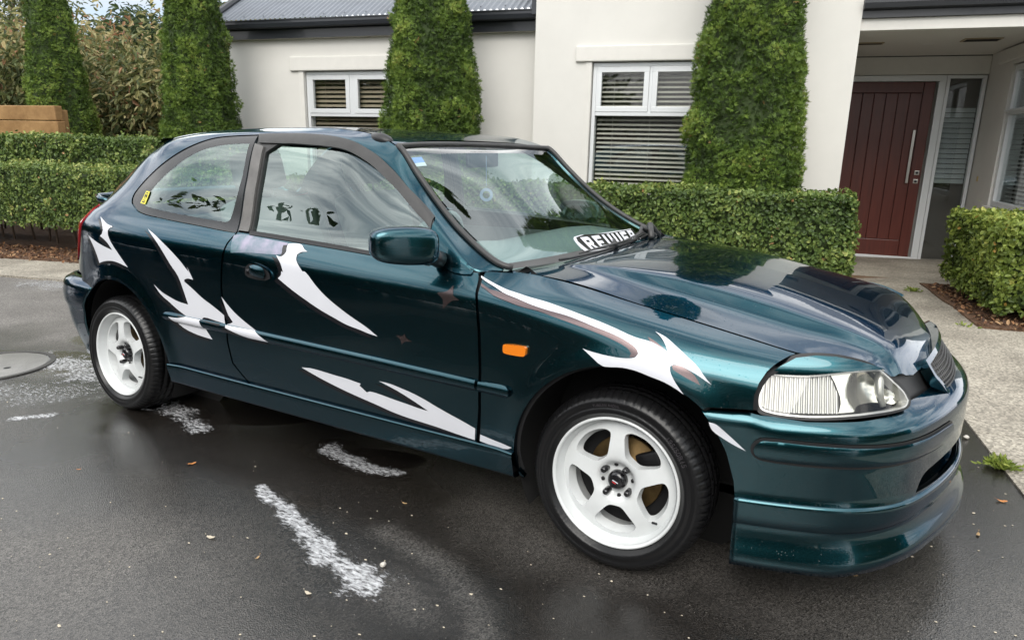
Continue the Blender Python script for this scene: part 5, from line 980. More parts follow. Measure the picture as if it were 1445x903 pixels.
# --- headlamps
LN = crom(A_(D['n_lens']), 3, .3); HLo = crom(A_(D['n_hl']), 3, .3)
LID = np.concatenate([A_(D['n_lens'])[2:9] + [0, .003], A_([(.655, .7025)]), A_(D['n_hl'])[8:2:-1] + [0, -.004]])
spl_ = A_(D['n_lens_split'])
def sx(P, sg_): return P * [sg_, 1]
for sg_ in (1, -1):
    f = (lambda s, z, e=0: headlight(s, z, e)); c_ = A_([.2, 0, .6])
    hlp = panel('headlight', lambda s, z: headlight(s, z, .0), sx(HLo, sg_), M['seal'], car, holes=[sx(LN, sg_)], sp=.02, off=-.004, flange=.05, gap=0, cen=c_)
    panel('lens', f, sx(inset(LN, .001), sg_), M['lens'], hlp, sp=.02, off=.003, flange=0, gap=0, cen=c_)
    panel('rim', f, sx(inset(LN, -.0005), sg_), M['silver'], hlp, holes=[sx(inset(LN, .0045), sg_)], sp=.02, off=.0, flange=.03, gap=0, cen=c_)
    panel('eyelid', lambda s, z: headlight(s, z, .016 * np.sin(np.pi * np.clip((z - .655) / .10, 0, 1))), sx(LID, sg_), PAINT, hlp, sp=.010, off=.004, flange=.02, gap=.002, cen=c_)
    # indicator chamber (outer) with vertical flutes, main chamber (inner) with bowl
    OUT = np.concatenate([spl_[:, :] + [.004, 0], A_(D['n_lens'])[[19, 20, 21, 0, 1, 2, 3, 4, 5]]]); INN = np.concatenate([spl_[::-1] - [.004, 0], A_(D['n_lens'])[6:18]])
    PO = OUT if area(OUT) > 0 else OUT[::-1]
    def zspan(P, s0):
        zs = [a[1] + (b[1] - a[1]) * (s0 - a[0]) / (b[0] - a[0]) for a, b in zip(P, np.roll(P, -1, 0)) if (a[0] - s0) * (b[0] - s0) < 0]
        return (min(zs), max(zs)) if len(zs) > 1 else None
    sa = np.arange(PO[:, 0].min() + .002, PO[:, 0].max() - .001, .013 / 6); cols = []
    for s0 in sa:
        zz2 = zspan(PO, s0)
        if zz2: ph = ((s0 / .013) % 1); zc_ = np.linspace(zz2[0], zz2[1], 9); cols.append(headlight(np.full(9, s0 * sg_), zc_, -.026 + .0045 * math.sin(math.pi * ph) ** .7))
    grid('indicator_reflector', A_(cols), M['flute'], hlp)
    bc = A_([.678, .632])
    def bowl(s, z): r = np.hypot((np.abs(s) - bc[0]) * .9, (z - bc[1]) * 1.25); return headlight(s, z, -.03 - .055 * np.clip(1 - (r / .085) ** 2, 0, 1) ** .5)
    panel('main_reflector', bowl, sx(inset(INN, -.001) if area(INN) > 0 else inset(INN[::-1], -.001), sg_), M['ivory'], hlp, sp=.008, edge_sp=.012, flange=0, gap=0, cen=c_)
    p_ = headlight(A_([sg_ * .665]), A_([.632]), -.02)[0]; p2 = headlight(A_([sg_ * .64]), A_([.69]), -.02)[0]; p3 = headlight(A_([sg_ * .655]), A_([.598]), -.022)[0]
    MB().tube([p2, p_ * .5 + p2 * .5, p_, p3], [.011, .013, .012, .008], 10).build('bulb_shield', M['bulb'], hlp, True)
# dark panel between lamp and grille, grille surround and mesh
sN = np.linspace(-.60, .60, 50)
def nosef(s, z): return sweep(NOSE, s, z, np.interp(z, [.5, .54, .58, .66, .72], [-.06, -.068, -.085, -.125, -.17]))
grid('nose_panel', np.stack([nosef(sN, np.full_like(sN, z)) for z in (.50, .53, .55, .58, .61, .64, .66)], 1), M['seal'], car)
gz_t = lambda s: .672 - .018 * (np.abs(s) / .3) ** 2
gz_b = lambda s: np.interp(np.abs(s), [0, .2, .27, .31], [.535, .545, .575, .625])
gs = np.linspace(-.31, .31, 41)
GO = A_([(s, gz_t(s)) for s in gs] + [(s, gz_b(s)) for s in gs[::-1]])
def gsurf(s, z): return sweep(NOSE, s, z, np.interp(z, [.5, .54, .60, .66, .70], [-.018, -.024, -.052, -.095, -.12]))
gr = panel('grille_surround', gsurf, inset(GO, -.016), PAINT, car, holes=[GO], sp=.02, off=.006, flange=.03, gap=0, cen=A_([.2, 0, .6]))
panel('grille_backing', gsurf, GO, M['mesh'], gr, sp=.03, off=-.016, flange=0, gap=0, cen=A_([.2, 0, .6]))
GM = MB()
for z in np.arange(.545, .67, .011):
    ok = [s for s in np.linspace(-.31, .31, 42) if gz_b(s) < z < gz_t(s)]
    if len(ok) > 2: GM.tube([gsurf(A_([s]), A_([z]))[0] + A_([-.004, 0, 0]) for s in ok], .0022, 4)
for s in np.arange(-.30, .301, .02):
    b0, t0 = gz_b(s), gz_t(s)
    if t0 - b0 > .01: GM.tube([gsurf(A_([s]), A_([z]))[0] + A_([-.005, 0, 0]) for z in np.linspace(b0, t0, 6)], .0018, 4)
GM.build('grille_mesh', M['mesh'], gr)
# grille lower deck plate in front of the mesh
def deck(s, z): return sweep(NOSE, s, z, np.interp(z, [.53, .55, .60, .64], [-.020, -.020, -.045, -.07]))
# --- cowl, wipers
grid('cowl', np.stack([np.stack([np.interp(np.abs(yy_), [0, .66], [-.40, -.43]) + dx, yy_, np.full_like(yy_, z_)], -1) for dx, z_ in ((.06, .845), (.0, .852), (-.07, .86), (-.12, .858)) for yy_ in [np.linspace(-.66, .66, 30)]], 0), M['black'], car, flip=False)
def onscreen(q, t, h): P = screen(A_([q]), A_([t]))[0]; return P + A_([.55, 0, .8]) * h
def wiper(q0, t0, q1, t1, par):
    b = onscreen(q0, t0, .010); piv = onscreen(q0, -0.0, .03) + A_([.06, 0, -.02])
    blade = [onscreen(q0 + (q1 - q0) * k, t0 + (t1 - t0) * k, .012) for k in np.linspace(0, 1, 14)]
    wb = MB().tube(blade, .005, 6).build('wiper', M['black'], par, True)
    mid = blade[7] + A_([.016, 0, .02]); MB().tube([blade[2] + A_([.01, 0, .013]), mid, blade[11] + A_([.01, 0, .013])], [.003, .0055, .003], 6).build('wiper_bridge', M['trim'], wb, True)
    return wb, mid
wb, mid = wiper(.64, -.005, -.46, .012, car)
MB().tube([(-.365, .02, .893), (-.40, .08, .912), mid], [.012, .007, .005], 8).build('wiper_arm', M['trim'], wb, True)
wb2, mid2 = wiper(-.05, .02, -.82, .03, car)
MB().tube([(-.37, .50, .890), (-.40, .40, .935), mid2], [.014, .009, .006], 8).build('wiper_arm', M['trim'], wb2, True)
MB().tube([(-.35, .40, .89), (-.385, .47, .94), (-.37, .56, .885)], [.014, .016, .012], 8).build('wiper_hinge', M['trim'], wb2, True)
# --- windscreen lettering sticker (white with black outlines), registration sticker, hanging freshener
LET = {'R': [[(0, 0), (0, 1), (.8, 1), (.9, .9), (.9, .52), (.72, .42), (1, 0), (.68, 0), (.45, .40), (.3, .40), (.3, 0)], [(.3, .62), (.62, .62), (.62, .78), (.3, .78)]],
       'E': [[(0, 0), (0, 1), (.9, 1), (.9, .76), (.3, .76), (.3, .62), (.8, .62), (.8, .40), (.3, .40), (.3, .24), (.9, .24), (.9, 0)]],
       'V': [[(.0, 1), (0, .35), (.3, 0), (.65, 0), (.95, .35), (.95, 1), (.64, 1), (.64, .36), (.5, .24), (.42, .24), (.3, .36), (.3, 1)]]}
def sp_(x, y):   # sticker plane on the screen: x right of the picture, y up
    return (.198 - .704 * x - y * (.068 + .12 * x), .065 - .068 * x + y * .158)
def scr2(a, b): return screen(a, b)
st_out = crom(A_([sp_(x, y) for x, y in ((-.09, -.10), (-.10, .5), (-.05, 1.10), (.3, 1.13), (.65, 1.13), (1.0, 1.10), (1.06, .5), (1.04, -.10), (.5, -.12))]), 3, .3)
stick = panel('lettering_sticker', scr2, st_out, M['white'], wsn, sp=.03, off=.0022, flange=0, gap=0, cen=A_([-1.5, 0, .5]), label='white sticker lettered REVVER')
panel('lettering_field', scr2, crom(A_([sp_(x, y) for x, y in ((-.03, -.045), (-.03, 1.05), (.5, 1.06), (1.03, 1.05), (1.03, -.045), (.5, -.05))]), 3, .3), M['bvinyl'], stick, sp=.03, off=.0030, flange=0, gap=0, cen=A_([-1.5, 0, .5]))
x0 = 0.0
for ch in 'REVVER':
    L0 = LET[ch]; w_ = .162; loops = [A_([sp_(x0 + (x * .84 + .08) * w_, y) for x, y in l]) for l in L0]
    panel('letter', scr2, loops[0], M['white'], stick, holes=loops[1:], sp=.03, off=.0040, flange=0, gap=0, cen=A_([-1.5, 0, .5]))
    x0 += .168
panel('registration_sticker', scr2, A_([(.965, .822), (.822, .822), (.81, .855), (.965, .855)]), M['blue'], wsn, sp=.03, off=-.003, flange=0, gap=0, cen=A_([-1.5, 0, .5]))
panel('registration_sticker', scr2, A_([(.975, .803), (.828, .803), (.822, .822), (.965, .822)]), M['white'], wsn, sp=.03, off=-.003, flange=0, gap=0, cen=A_([-1.5, 0, .5]))
fr_o = MB().lathe([(.017, -.002), (.030, -.002), (.030, .002), (.017, .002)], 24, 'y', (0, 0, 0), True)
frs = fr_o.tube([(0, 0, .04), (0, 0, .17)], .0015, 5).build('air_freshener', mat('freshener_card', (.20, .27, .40), .6), car, False, Matrix.Translation((-1.0, 0.02, 1.08)) @ Matrix.Rotation(R(30), 4, 'Z'))
MB().box(-.012, .012, -.12, .12, -.035, .035, .012, Matrix.Translation((-1.02, 0.02, 1.235))).build('interior_mirror', M['black'], car, True)
# --- door mirror
def mirror_shape(sgn):
    bm = bmesh.new(); bmesh.ops.create_uvsphere(bm, u_segments=32, v_segments=20, radius=1)
    for v in bm.verts:
        x, y, z = v.co; f = lambda t, p: math.copysign(abs(t) ** p, t)
        X = f(x, .75); Z = f(z, .72); Y = f(y, .8)
        w = 1 + .10 * X
        v.co = Vector((X * .098 + .008 * Z, Y * .066 - .03 * X * X * sgn * 0, Z * .070 * (1 - .16 * X)))
    me = bpy.data.meshes.new('mirror_housing'); bm.to_mesh(me); bm.free(); me.polygons.foreach_set('use_smooth', np.full(len(me.polygons), True)); me.materials.append(PAINT); return me
def door_mirror(sg_, par):
    bm = bmesh.new(); bmesh.ops.create_uvsphere(bm, u_segments=40, v_segments=24, radius=1)
    f = lambda t, p: math.copysign(abs(t) ** p, t)
    for v in bm.verts:
        x, y, z = v.co; X = f(x, .55); Y = f(y, .42); Z = f(z, .50)
        taper = 1 - .12 * X if X > 0 else 1.0           # slimmer towards the outer, rounded end
        Y = max(Y, -.55) if Y < 0 else Y                   # flat glass side
        v.co = Vector((X * .112, Y * .058, Z * .062 * taper + .006 * X))
    me = bpy.data.meshes.new('mirror_housing'); bm.to_mesh(me); bm.free(); me.polygons.foreach_set('use_smooth', np.full(len(me.polygons), True)); me.materials.append(PAINT)
    o = link('mirror_housing', me, par)
    # local X runs outwards, local Y forwards
    ax = Vector((-.155, -.19 * sg_, .0)).normalized(); up_ = Vector((0, 0, 1)); fw = up_.cross(ax)
    if fw.x < 0: fw = -fw
    Mx = Matrix(((ax.x, fw.x, 0, -.722), (ax.y, fw.y, 0, -.897 * sg_), (0, 0, 1, .974), (0, 0, 0, 1)))
    if sg_ < 0: ax = Vector((-1, .02, 0)).normalized(); fw = Vector((.02, 1, 0)).normalized(); Mx = Matrix(((ax.x, fw.x, 0, -.90), (ax.y, fw.y, 0, .80), (0, 0, 1, .955), (0, 0, 0, 1)))
    o.matrix_local = Mx
    g = MB().lathe([(0, -.036), (.92, -.036)], 24, 'y').build('mirror_glass', M['mirrorg'], o); g.scale = (.098, 1, .050)
    return o
mp_, _ = panel('mirror_base', side, crom(A_(D['mirror_patch']), 3, .75), PAINT, door, sp=.02, off=.006, flange=.012, gap=0, mirror=True); _.parent = ld
mh = door_mirror(1, door)
door_mirror(-1, ld)
NK = MB().tube([(-.672, -.775, .915), (-.672, -.80, .925), (-.68, -.835, .935), (-.69, -.86, .94)], [.030, .028, .026, .03], 12).build('mirror_arm', M['black'], door, True)
panel('star_graphic', lambda a, b: np.stack([a, -.905 - .0 * a, b], -1) * 0 + mirror_pt(a, b), A_([(-.35, .35), (-.05, .30), (.12, .55), (.10, .10), (.42, -.05), (.12, -.10), (.0, -.45), (-.05, -.05)]) * .6, M['gvinyl'], mh, sp=.05, off=.0015, flange=0, gap=0, cen=np.zeros(3)) if False else None
# ---------------------------------------------------------------- wheels
def wheel_parts(spin, steer_detail):
    "wheel centred on its rim lip plane, axis along Y, outside towards -Y"
    w = MB()
    prof = [(.196, .004), (.1905, .020), (.184, .045), (.180, .075), (.178, .12), (.190, .165), (.205, .185), (.208, .19), (.205, .195), (.19, .185), (.172, .12), (.174, .07)]
    root = MB().lathe(prof, 72).build('wheel', M['wheelw'], None, True)
    MB().lathe([(.207, .010), (.209, .003), (.2085, -.002), (.205, -.005), (.201, -.004), (.197, .004), (.1955, .012), (.196, .02)], 96).build('rim_lip', M['wheelw'], root, True)
    # spoke face with five windows
    def face(x, z):
        r = np.hypot(x, z); y = pchip([0, .035, .047, .060, .075, .10, .14, .165, .180, .192], [.043, .043, .041, .026, .020, .019, .023, .029, .035, .040], r); return np.stack([x, y, z], -1)
    n = 72; tt_ = np.linspace(0, 2 * math.pi, n, endpoint=False); loops = [np.stack([.190 * np.cos(tt_), .190 * np.sin(tt_)], 1)]
    for k in range(5):
        a0 = R(spin + 36 + 72 * k); ha = R(26); hb_ = R(14)
        L_ = [(.083, -R(13)), (.079, 0), (.083, R(13)), (.094, R(19)), (.118, R(24)), (.142, R(26.8)), (.155, R(26)), (.164, R(19.5)), (.168, R(8)), (.169, 0), (.168, -R(8)), (.164, -R(19.5)), (.155, -R(26)), (.142, -R(26.8)), (.118, -R(24)), (.094, -R(19))]
        loops.append(crom([(r * math.cos(a0 + a), r * math.sin(a0 + a)) for r, a in L_], 4, -2))
    sp = panel('spokes', face, loops[0], M['wheelw'], root, holes=loops[1:], sp=.010, flange=.034, gap=0, cen=A_([0, 1, 0]))
    hubm = MB()
    for k in range(4):
        a = R(spin + 52 + 90 * k); x, z = .050 * math.cos(a), .050 * math.sin(a)
        MB().lathe([(0, -.022), (.006, -.022), (.0095, -.018), (.0105, .0), (.0115, .018), (.0115, .024)], 12, 'y', (x, .030, z)).build('lug_nut', M['lug'], root, True)
        a += R(45); x, z = .050 * math.cos(a), .050 * math.sin(a)
        MB().lathe([(0, .0), (.0055, .0), (.007, .004)], 12, 'y', (x, .0325, z)).build('stud_hole', M['dark'], root, True)
    cap = MB().lathe([(0, -.014), (.018, -.0135), (.026, -.010), (.0295, -.002), (.031, .012), (.031, .03)], 32, 'y', (0, .03, 0)).build('centre_cap', M['lug'], root, True)
    MB().box(-.010, .010, .0150, .0158, -.002, .001, 0).build('cap_mark', M['white'], root, M=Matrix.Rotation(R(20), 4, 'Y'))
    MB().box(-.009, .004, .0150, .0158, -.0075, -.004, 0).build('cap_mark', M['redm'], root, M=Matrix.Rotation(R(20), 4, 'Y'))
    MB().lathe([(0, .085), (.06, .085), (.065, .10), (.120, .10), (.122, .102), (.122, .12), (0, .12)], 48).build('brake_disc', M['disc'], root, True)
    MB().box(.055, .135, .085, .14, -.05, .05, .01, Matrix.Rotation(R(-25), 4, 'Y')).build('brake_caliper', M['dark'], root, True)
    MB().lathe([(0, .125), (.175, .125)], 40).build('backing_plate', M['under'], root, True)
    a = R(-36); MB().tube([(.172 * math.cos(a), .02, .172 * math.sin(a)), (.160 * math.cos(a), .006, .160 * math.sin(a))], .0035, 6).build('valve', M['dark'], root)
    # tyre with shoulder blocks and tread grooves
    nA = 72 * 6; V = []; F = []
    pr = [(.203, .012), (.210, -.002), (.222, -.010), (.2235, -.0125), (.236, -.0145), (.2375, -.013), (.250, -.012), (.2515, -.0135), (.262, -.010), (.272, -.001), (.281, .012), (.2850, .022), (.2868, .034), (.2872, .044), (.2820, .047), (.2820, .053), (.2878, .056), (.2882, .078), (.2830, .081), (.2830, .089), (.2882, .092), (.2878, .114), (.2820, .117), (.2820, .123), (.2868, .128), (.284, .150), (.274, .168), (.255, .185), (.225, .190), (.205, .180)]
    m_ = len(pr)
    for k in range(nA):
        t = 2 * math.pi * k / nA; g = (k % 6 == 0); half = (k % 6 in (0, 1))
        for j, (r, y) in enumerate(pr):
            if 9 <= j <= 12 and g: r -= .0055 if j > 9 else .0025
            if 24 <= j <= 25 and g: r -= .005
            if j in (16, 17) and (k % 12 == 3): r -= .004
            if j in (20, 21) and (k % 12 == 8): r -= .004
            V.append((r * math.cos(t), y, r * math.sin(t)))
    for k in range(nA):
        k2 = (k + 1) % nA
        for j in range(m_ - 1): F.append((k * m_ + j, k2 * m_ + j, k2 * m_ + j + 1, k * m_ + j + 1))
    ty = mesh('tyre', V, np.array(F), M['tyre'], root, True)
    return root, ty
def arc_text(txt, r, a0, par, size=.022):
    cu = bpy.data.curves.new('txt', 'FONT'); cu.body = txt; cu.size = size; cu.extrude = .0012; cu.align_x = 'CENTER'; o = bpy.data.objects.new('txt', cu)
    me = bpy.data.meshes.new_from_object(o); bpy.data.objects.remove(o)
    for v in me.vertices:
        x, y, z = v.co; a = a0 - x / r; rr = r + y; v.co = (rr * math.cos(a), -.0142 - z, rr * math.sin(a))
    me.materials.append(M['trim2']); me.name = 'sidewall_lettering'; return link('sidewall_lettering', me, par)
M['trim2'] = mat('raised_rubber', (.035, .032, .036), .35)
CAMB = 3.63
def put_wheel(root, x, sg_, steer=0):
    # copy for the left side is turned half round the vertical axis
    Mx = Matrix.Translation((x, -.812 * sg_, .287)) @ Matrix.Rotation(R(-CAMB * sg_), 4, 'X') @ Matrix.Rotation(R(steer) + (0 if sg_ > 0 else math.pi), 4, 'Z')
    root.parent = car; root.matrix_local = Mx
w1, t1 = wheel_parts(92, 1); put_wheel(w1, 0, 1, 0)
arc_text('195/50R15', .2355, R(38), t1); arc_text('TUBELESS RADIAL', .244, R(98), t1, .011)
w2, t2 = wheel_parts(99, 1); put_wheel(w2, -2.62, 1, 0)
def copy_tree(o, parent=None):
    c = o.copy(); COL.objects.link(c); c.parent = parent
    for ch in list(o.children): k = copy_tree(ch, c); k.matrix_parent_inverse = ch.matrix_parent_inverse
    return c
put_wheel(copy_tree(w1), 0, -1); put_wheel(copy_tree(w2), -2.62, -1)
# ---------------------------------------------------------------- wheel wells, underbody
for sg_ in (1, -1):
    for k in (0, 1):
        ax, az, ar = ARCH[k]; t = np.linspace(-.5, math.pi + .5, 40); rr = ar + .006
        P = np.stack([np.stack([ax + rr * np.cos(t), np.full_like(t, y), az + rr * np.sin(t)], -1) for y in (-.80, -.74, -.60, -.50)], 1)
        P[:, 0, 0] = ax + (ar + .001) * np.cos(t); P[:, 0, 2] = az + (ar + .001) * np.sin(t)
        P[:, 0, 1] = -np.interp(P[:, 0, 0], [-3.0, -2.9, -2.75, -2.6, -.3, .05, .15, .25, .32, .40], [.765, .778, .79, .80, .80, .798, .786, .766, .748, .728]); P[:, 1, 1] = np.maximum(P[:, 1, 1], P[:, 0, 1] + .03)
        grid('wheel_well', P, M['liner'], car, mirror=sg_ < 0)
        t = np.linspace(0, 2 * math.pi, 40); P = np.stack([np.stack([ax + r * np.cos(t), np.full_like(t, -.50), az + r * np.sin(t)], -1) for r in (.001, rr + .02)], 1); grid('wheel_well_wall', P, M['liner'], car, mirror=sg_ < 0)
MB().box(-3.05, .70, -.50, .50, .17, .24, .02).box(-2.19, -.37, -.78, .78, .20, .25, .02).box(-.40, -.36, -.74, .74, .25, .5).box(-2.20, -2.16, -.74, .74, .25, .5).build('floor_pan', M['under'], car)
# inner shells keep light from coming through the shut lines
for nm, P in (('inner_panel', DOOR), ('inner_panel', FEN)):
    panel(nm, side, inset(P, -.012), M['under'], car, sp=.05, off=-.022, flange=0, gap=0, mirror=True)
panel('inner_panel', bonnet, inset(BON, -.006), M['under'], car, sp=.05, off=-.022, flange=0, gap=0, cen=A_([.1, 0, 0]))
MB().box(.36, .56, -.66, .66, .44, .50, .02).box(.3, .58, -.55, .55, .40, .56).build('front_crossmember', M['under'], car)
# ---------------------------------------------------------------- interior
dash = MB()
pf = [(-.48, .84), (-.62, .885), (-.80, .895), (-.93, .88), (-.97, .83), (-.95, .72), (-.88, .60), (-.75, .50)]
ys = np.linspace(-.70, .70, 30)
grid('dashboard', A_([[(x, y, z + (.028 * math.exp(-((y + .36) / .2) ** 2) if x < -.6 and z > .8 else 0)) for y in ys] for x, z in pf]), M['dash'], car)
sw = MB(); t_ = np.linspace(0, 2 * math.pi, 33)
sw.tube([(.185 * math.cos(t), .185 * math.sin(t), 0) for t in t_], .014, 8, False)
for a in (R(200), R(-20), R(90 + 180)): sw.tube([(0, 0, -.02), (.18 * math.cos(a), .18 * math.sin(a), 0)], .014, 6)
sw.lathe([(0, .0), (.06, -.004), (.065, -.03)], 16, 'z')
sw.build('steering_wheel', M['dash'], car, True, Matrix.Translation((-1.03, -.36, .86)) @ Matrix.Rotation(R(-64), 4, 'Y') @ Matrix.Rotation(R(-90), 4, 'Z'))
def seat(y):
    s = MB().box(-.27, .25, -.25, .25, -.08, .08, .05).build('seat', M['cloth'], car, True, Matrix.Translation((-1.55, y, .48)))
    MB().box(-.07, .07, -.24, .24, 0, .60, .05).build('backrest', M['cloth'], s, True, Matrix.Translation((-.26, 0, .0)) @ Matrix.Rotation(R(-20), 4, 'Y'))
    MB().box(-.05, .05, -.13, .13, 0, .17, .04).tube([(0, -.05, -.08), (0, -.05, .02)], .006, 6).tube([(0, .05, -.08), (0, .05, .02)], .006, 6).build('headrest', M['cloth'], s, True, Matrix.Translation((-.48, 0, .61)) @ Matrix.Rotation(R(-14), 4, 'Y'))
seat(-.36); seat(.36)
rs = MB().box(-2.55, -2.10, -.62, .62, .36, .50, .05).build('rear_seat', M['cloth'], car, True); MB().box(-.07, .07, -.60, .60, 0, .50, .05).build('backrest', M['cloth'], rs, True, Matrix.Translation((-2.52, 0, .46)) @ Matrix.Rotation(R(-22), 4, 'Y'))
MB().box(-3.15, -2.66, -.62, .62, .85, .875, .01).build('parcel_shelf', M['dash'], car)
HL_ = RG[4:-4, 2:-2].copy(); HL_[..., 2] -= .03; HL_[..., 1] *= .97
grid('headliner', HL_, mat('pale_headliner', (.34, .35, .34), .95), car)
for sg_ in (1, -1): MB().box(-1.62, -.62, -.003, .003, .32, .85).box(-2.5, -1.75, -.003, .003, .40, .90).build('door_card', M['cloth'], car, M=Matrix.Translation((0, -.735 * sg_, 0)))
MB().box(-2.4, -.55, -.62, .62, .245, .26).build('carpet', M['cloth'], car)
# ================================================================ SMALL THINGS ON THE GROUND
def gp(px, py):
    d = CF + CR * (px - 722.5) / 976.186 - CU * (py - 451.5) / 976.186; p = CP + d * (-CP[2] / d[2]); return p
# manhole cover
mh_ = empty('manhole_cover', (-3.98, -.83, .002), label='round grey concrete manhole cover in the wet driveway by the rear wheel', cat='manhole cover')
MHM = mat('wet_grey_concrete', (.20, .195, .185), .3, var=.2, vscale=9, bump=.3, bscale=90)
MB().lathe([(0, .006), (.27, .006), (.278, .004), (.28, 0)], 56, 'z').build('lid', MHM, mh_, auto=40); MB().lathe([(.286, 0), (.288, .006), (.315, .006), (.318, 0)], 56, 'z').build('ring', mat('iron_ring', (.03, .028, .026), .4), mh_, auto=40)
for x in (-.12, .12): MB().lathe([(0, .0062), (.018, .0068), (.02, .006)], 12, 'z', (x, .02, 0)).build('lifting_hole', M['under'], mh_)
# soap foam: clusters of thin flecks
FOAM = mat('soap_foam', (.80, .81, .82), .35, bump=.5, bscale=120, bdist=.003)
def foam_mat():
    m = bpy.data.materials.new('soap_foam_film'); m.use_nodes = True; t = m.node_tree; p = t.nodes['Principled BSDF']; l = t.links.new; p.inputs['Base Color'].default_value = (.62, .63, .65, 1); p.inputs['Roughness'].default_value = .35
    co = t.nodes.new('ShaderNodeTexCoord'); mp_ = t.nodes.new('ShaderNodeMapping'); mp_.inputs['Rotation'].default_value = (0, 0, -.54); mp_.inputs['Scale'].default_value = (1, 2.6, 1)
    n = t.nodes.new('ShaderNodeTexNoise'); n.inputs['Scale'].default_value = 34; n.inputs['Detail'].default_value = 6; n.inputs['Roughness'].default_value = .68; n.inputs['Distortion'].default_value = .6
    a = t.nodes.new('ShaderNodeAttribute'); a.attribute_name = 'cover'; ad = t.nodes.new('ShaderNodeMath'); ad.operation = 'ADD'; r = t.nodes.new('ShaderNodeValToRGB'); r.color_ramp.elements[0].position = .72; r.color_ramp.elements[0].color = (0, 0, 0, 1); r.color_ramp.elements[1].position = 1.0; r.color_ramp.elements[1].color = (.95, .95, .95, 1)
    l(co.outputs['Object'], mp_.inputs[0]); l(mp_.outputs[0], n.inputs[0]); l(n.outputs['Fac'], ad.inputs[0]); l(a.outputs['Fac'], ad.inputs[1]); l(ad.outputs[0], r.inputs[0]); l(r.outputs[0], p.inputs['Alpha'])
    b = t.nodes.new('ShaderNodeBump'); b.inputs['Strength'].default_value = .3; b.inputs['Distance'].default_value = .003; l(n.outputs['Fac'], b.inputs['Height']); l(b.outputs[0], p.inputs['Normal']); return m
FOAM = foam_mat()
def foam(label, P, w, n, seed, *a):
    P = np.array(P); c0 = P.mean(0); wd = max(w) if isinstance(w, tuple) else w; pad = wd * 3.4 + .02; lo = P.min(0) - pad; hi = P.max(0) + pad
    k = max(24, int(max(hi - lo) / .012)); X, Y = np.meshgrid(np.linspace(lo[0], hi[0], k), np.linspace(lo[1], hi[1], k), indexing='ij'); best = np.full(X.shape, -9.)
    seg = np.r_[0, np.cumsum(np.hypot(*np.diff(P, axis=0).T))]
    for s in np.linspace(0, 1, 60):
        px = np.interp(s * seg[-1], seg, P[:, 0]); py = np.interp(s * seg[-1], seg, P[:, 1]); ww = np.interp(s, [0, 1], w) if isinstance(w, tuple) else w
        best = np.maximum(best, 1 - np.hypot(X - px, Y - py) / (ww * 2.4))
    Q = np.stack([X, Y], -1); best = best + (fbm(Q, 16, 4, seed) - .5) * 1.3; cover = np.clip(best * .42 + .10, -.3, .38) * n
    V = np.stack([X - c0[0], Y - c0[1], np.maximum(best, 0) * .0015], -1).reshape(-1, 3); i, j = np.meshgrid(np.arange(k - 1), np.arange(k - 1), indexing='ij'); q = (i * k + j).ravel(); F = np.stack([q, q + k, q + k + 1, q + 1], 1)
    keep = (best.ravel()[F] > -.4).any(1); F = F[keep]; u, inv = np.unique(F, return_inverse=True); V = V[u]; F = inv.reshape(F.shape)
    o = mesh('foam_patch', V, np.ascontiguousarray(F), FOAM, None, True); t = o.data.attributes.new('cover', 'FLOAT', 'POINT'); t.data.foreach_set('value', cover.ravel()[u].astype(np.float32)); tag(o, label, 'foam'); o['kind'] = 'stuff'; return o
def G2(*p): return [tuple(gp(*q)[:2]) for q in p]
def fo(label, px, *a, **k):
    P = G2(*px); o = foam(label, P, *a, **k); c0 = np.mean(P, 0); o.location = (c0[0], c0[1], .0015); return o
fo('long white streak of soap foam running across the wet asphalt in front of the door', [(366, 688), (400, 718), (432, 752), (462, 785), (500, 812), (525, 828)], (.014, .036), 1.0, 1)
fo('white soap foam under the sill between the wheels', [(466, 632), (490, 650), (520, 660), (560, 668)], (.030, .016), .95, 2)
fo('white soap suds just ahead of the rear tyre', [(238, 572), (262, 590), (285, 606)], (.04, .03), .85, 3)
fo('foam fringe floating around the manhole cover', [(-20, 512), (50, 504), (95, 512), (125, 530)], .07, .86, 4)
fo('scattered foam flecks on the ground behind the rear wheel', [(5, 555), (60, 560), (110, 552)], .10, .62, 5)
fo('small strip of white foam left of the rear wheel', [(22, 591), (45, 588), (72, 586)], .016, 1.0, 6)
fo('thin ring of suds along the bottom of the rear tyre', [(172, 568), (190, 576), (215, 579), (240, 573), (252, 566)], .007, 1.0, 7)
fo('thin foam trail on the driveway left of the tail bumper', [(55, 400), (80, 404), (100, 402)], .13, .72, 8)
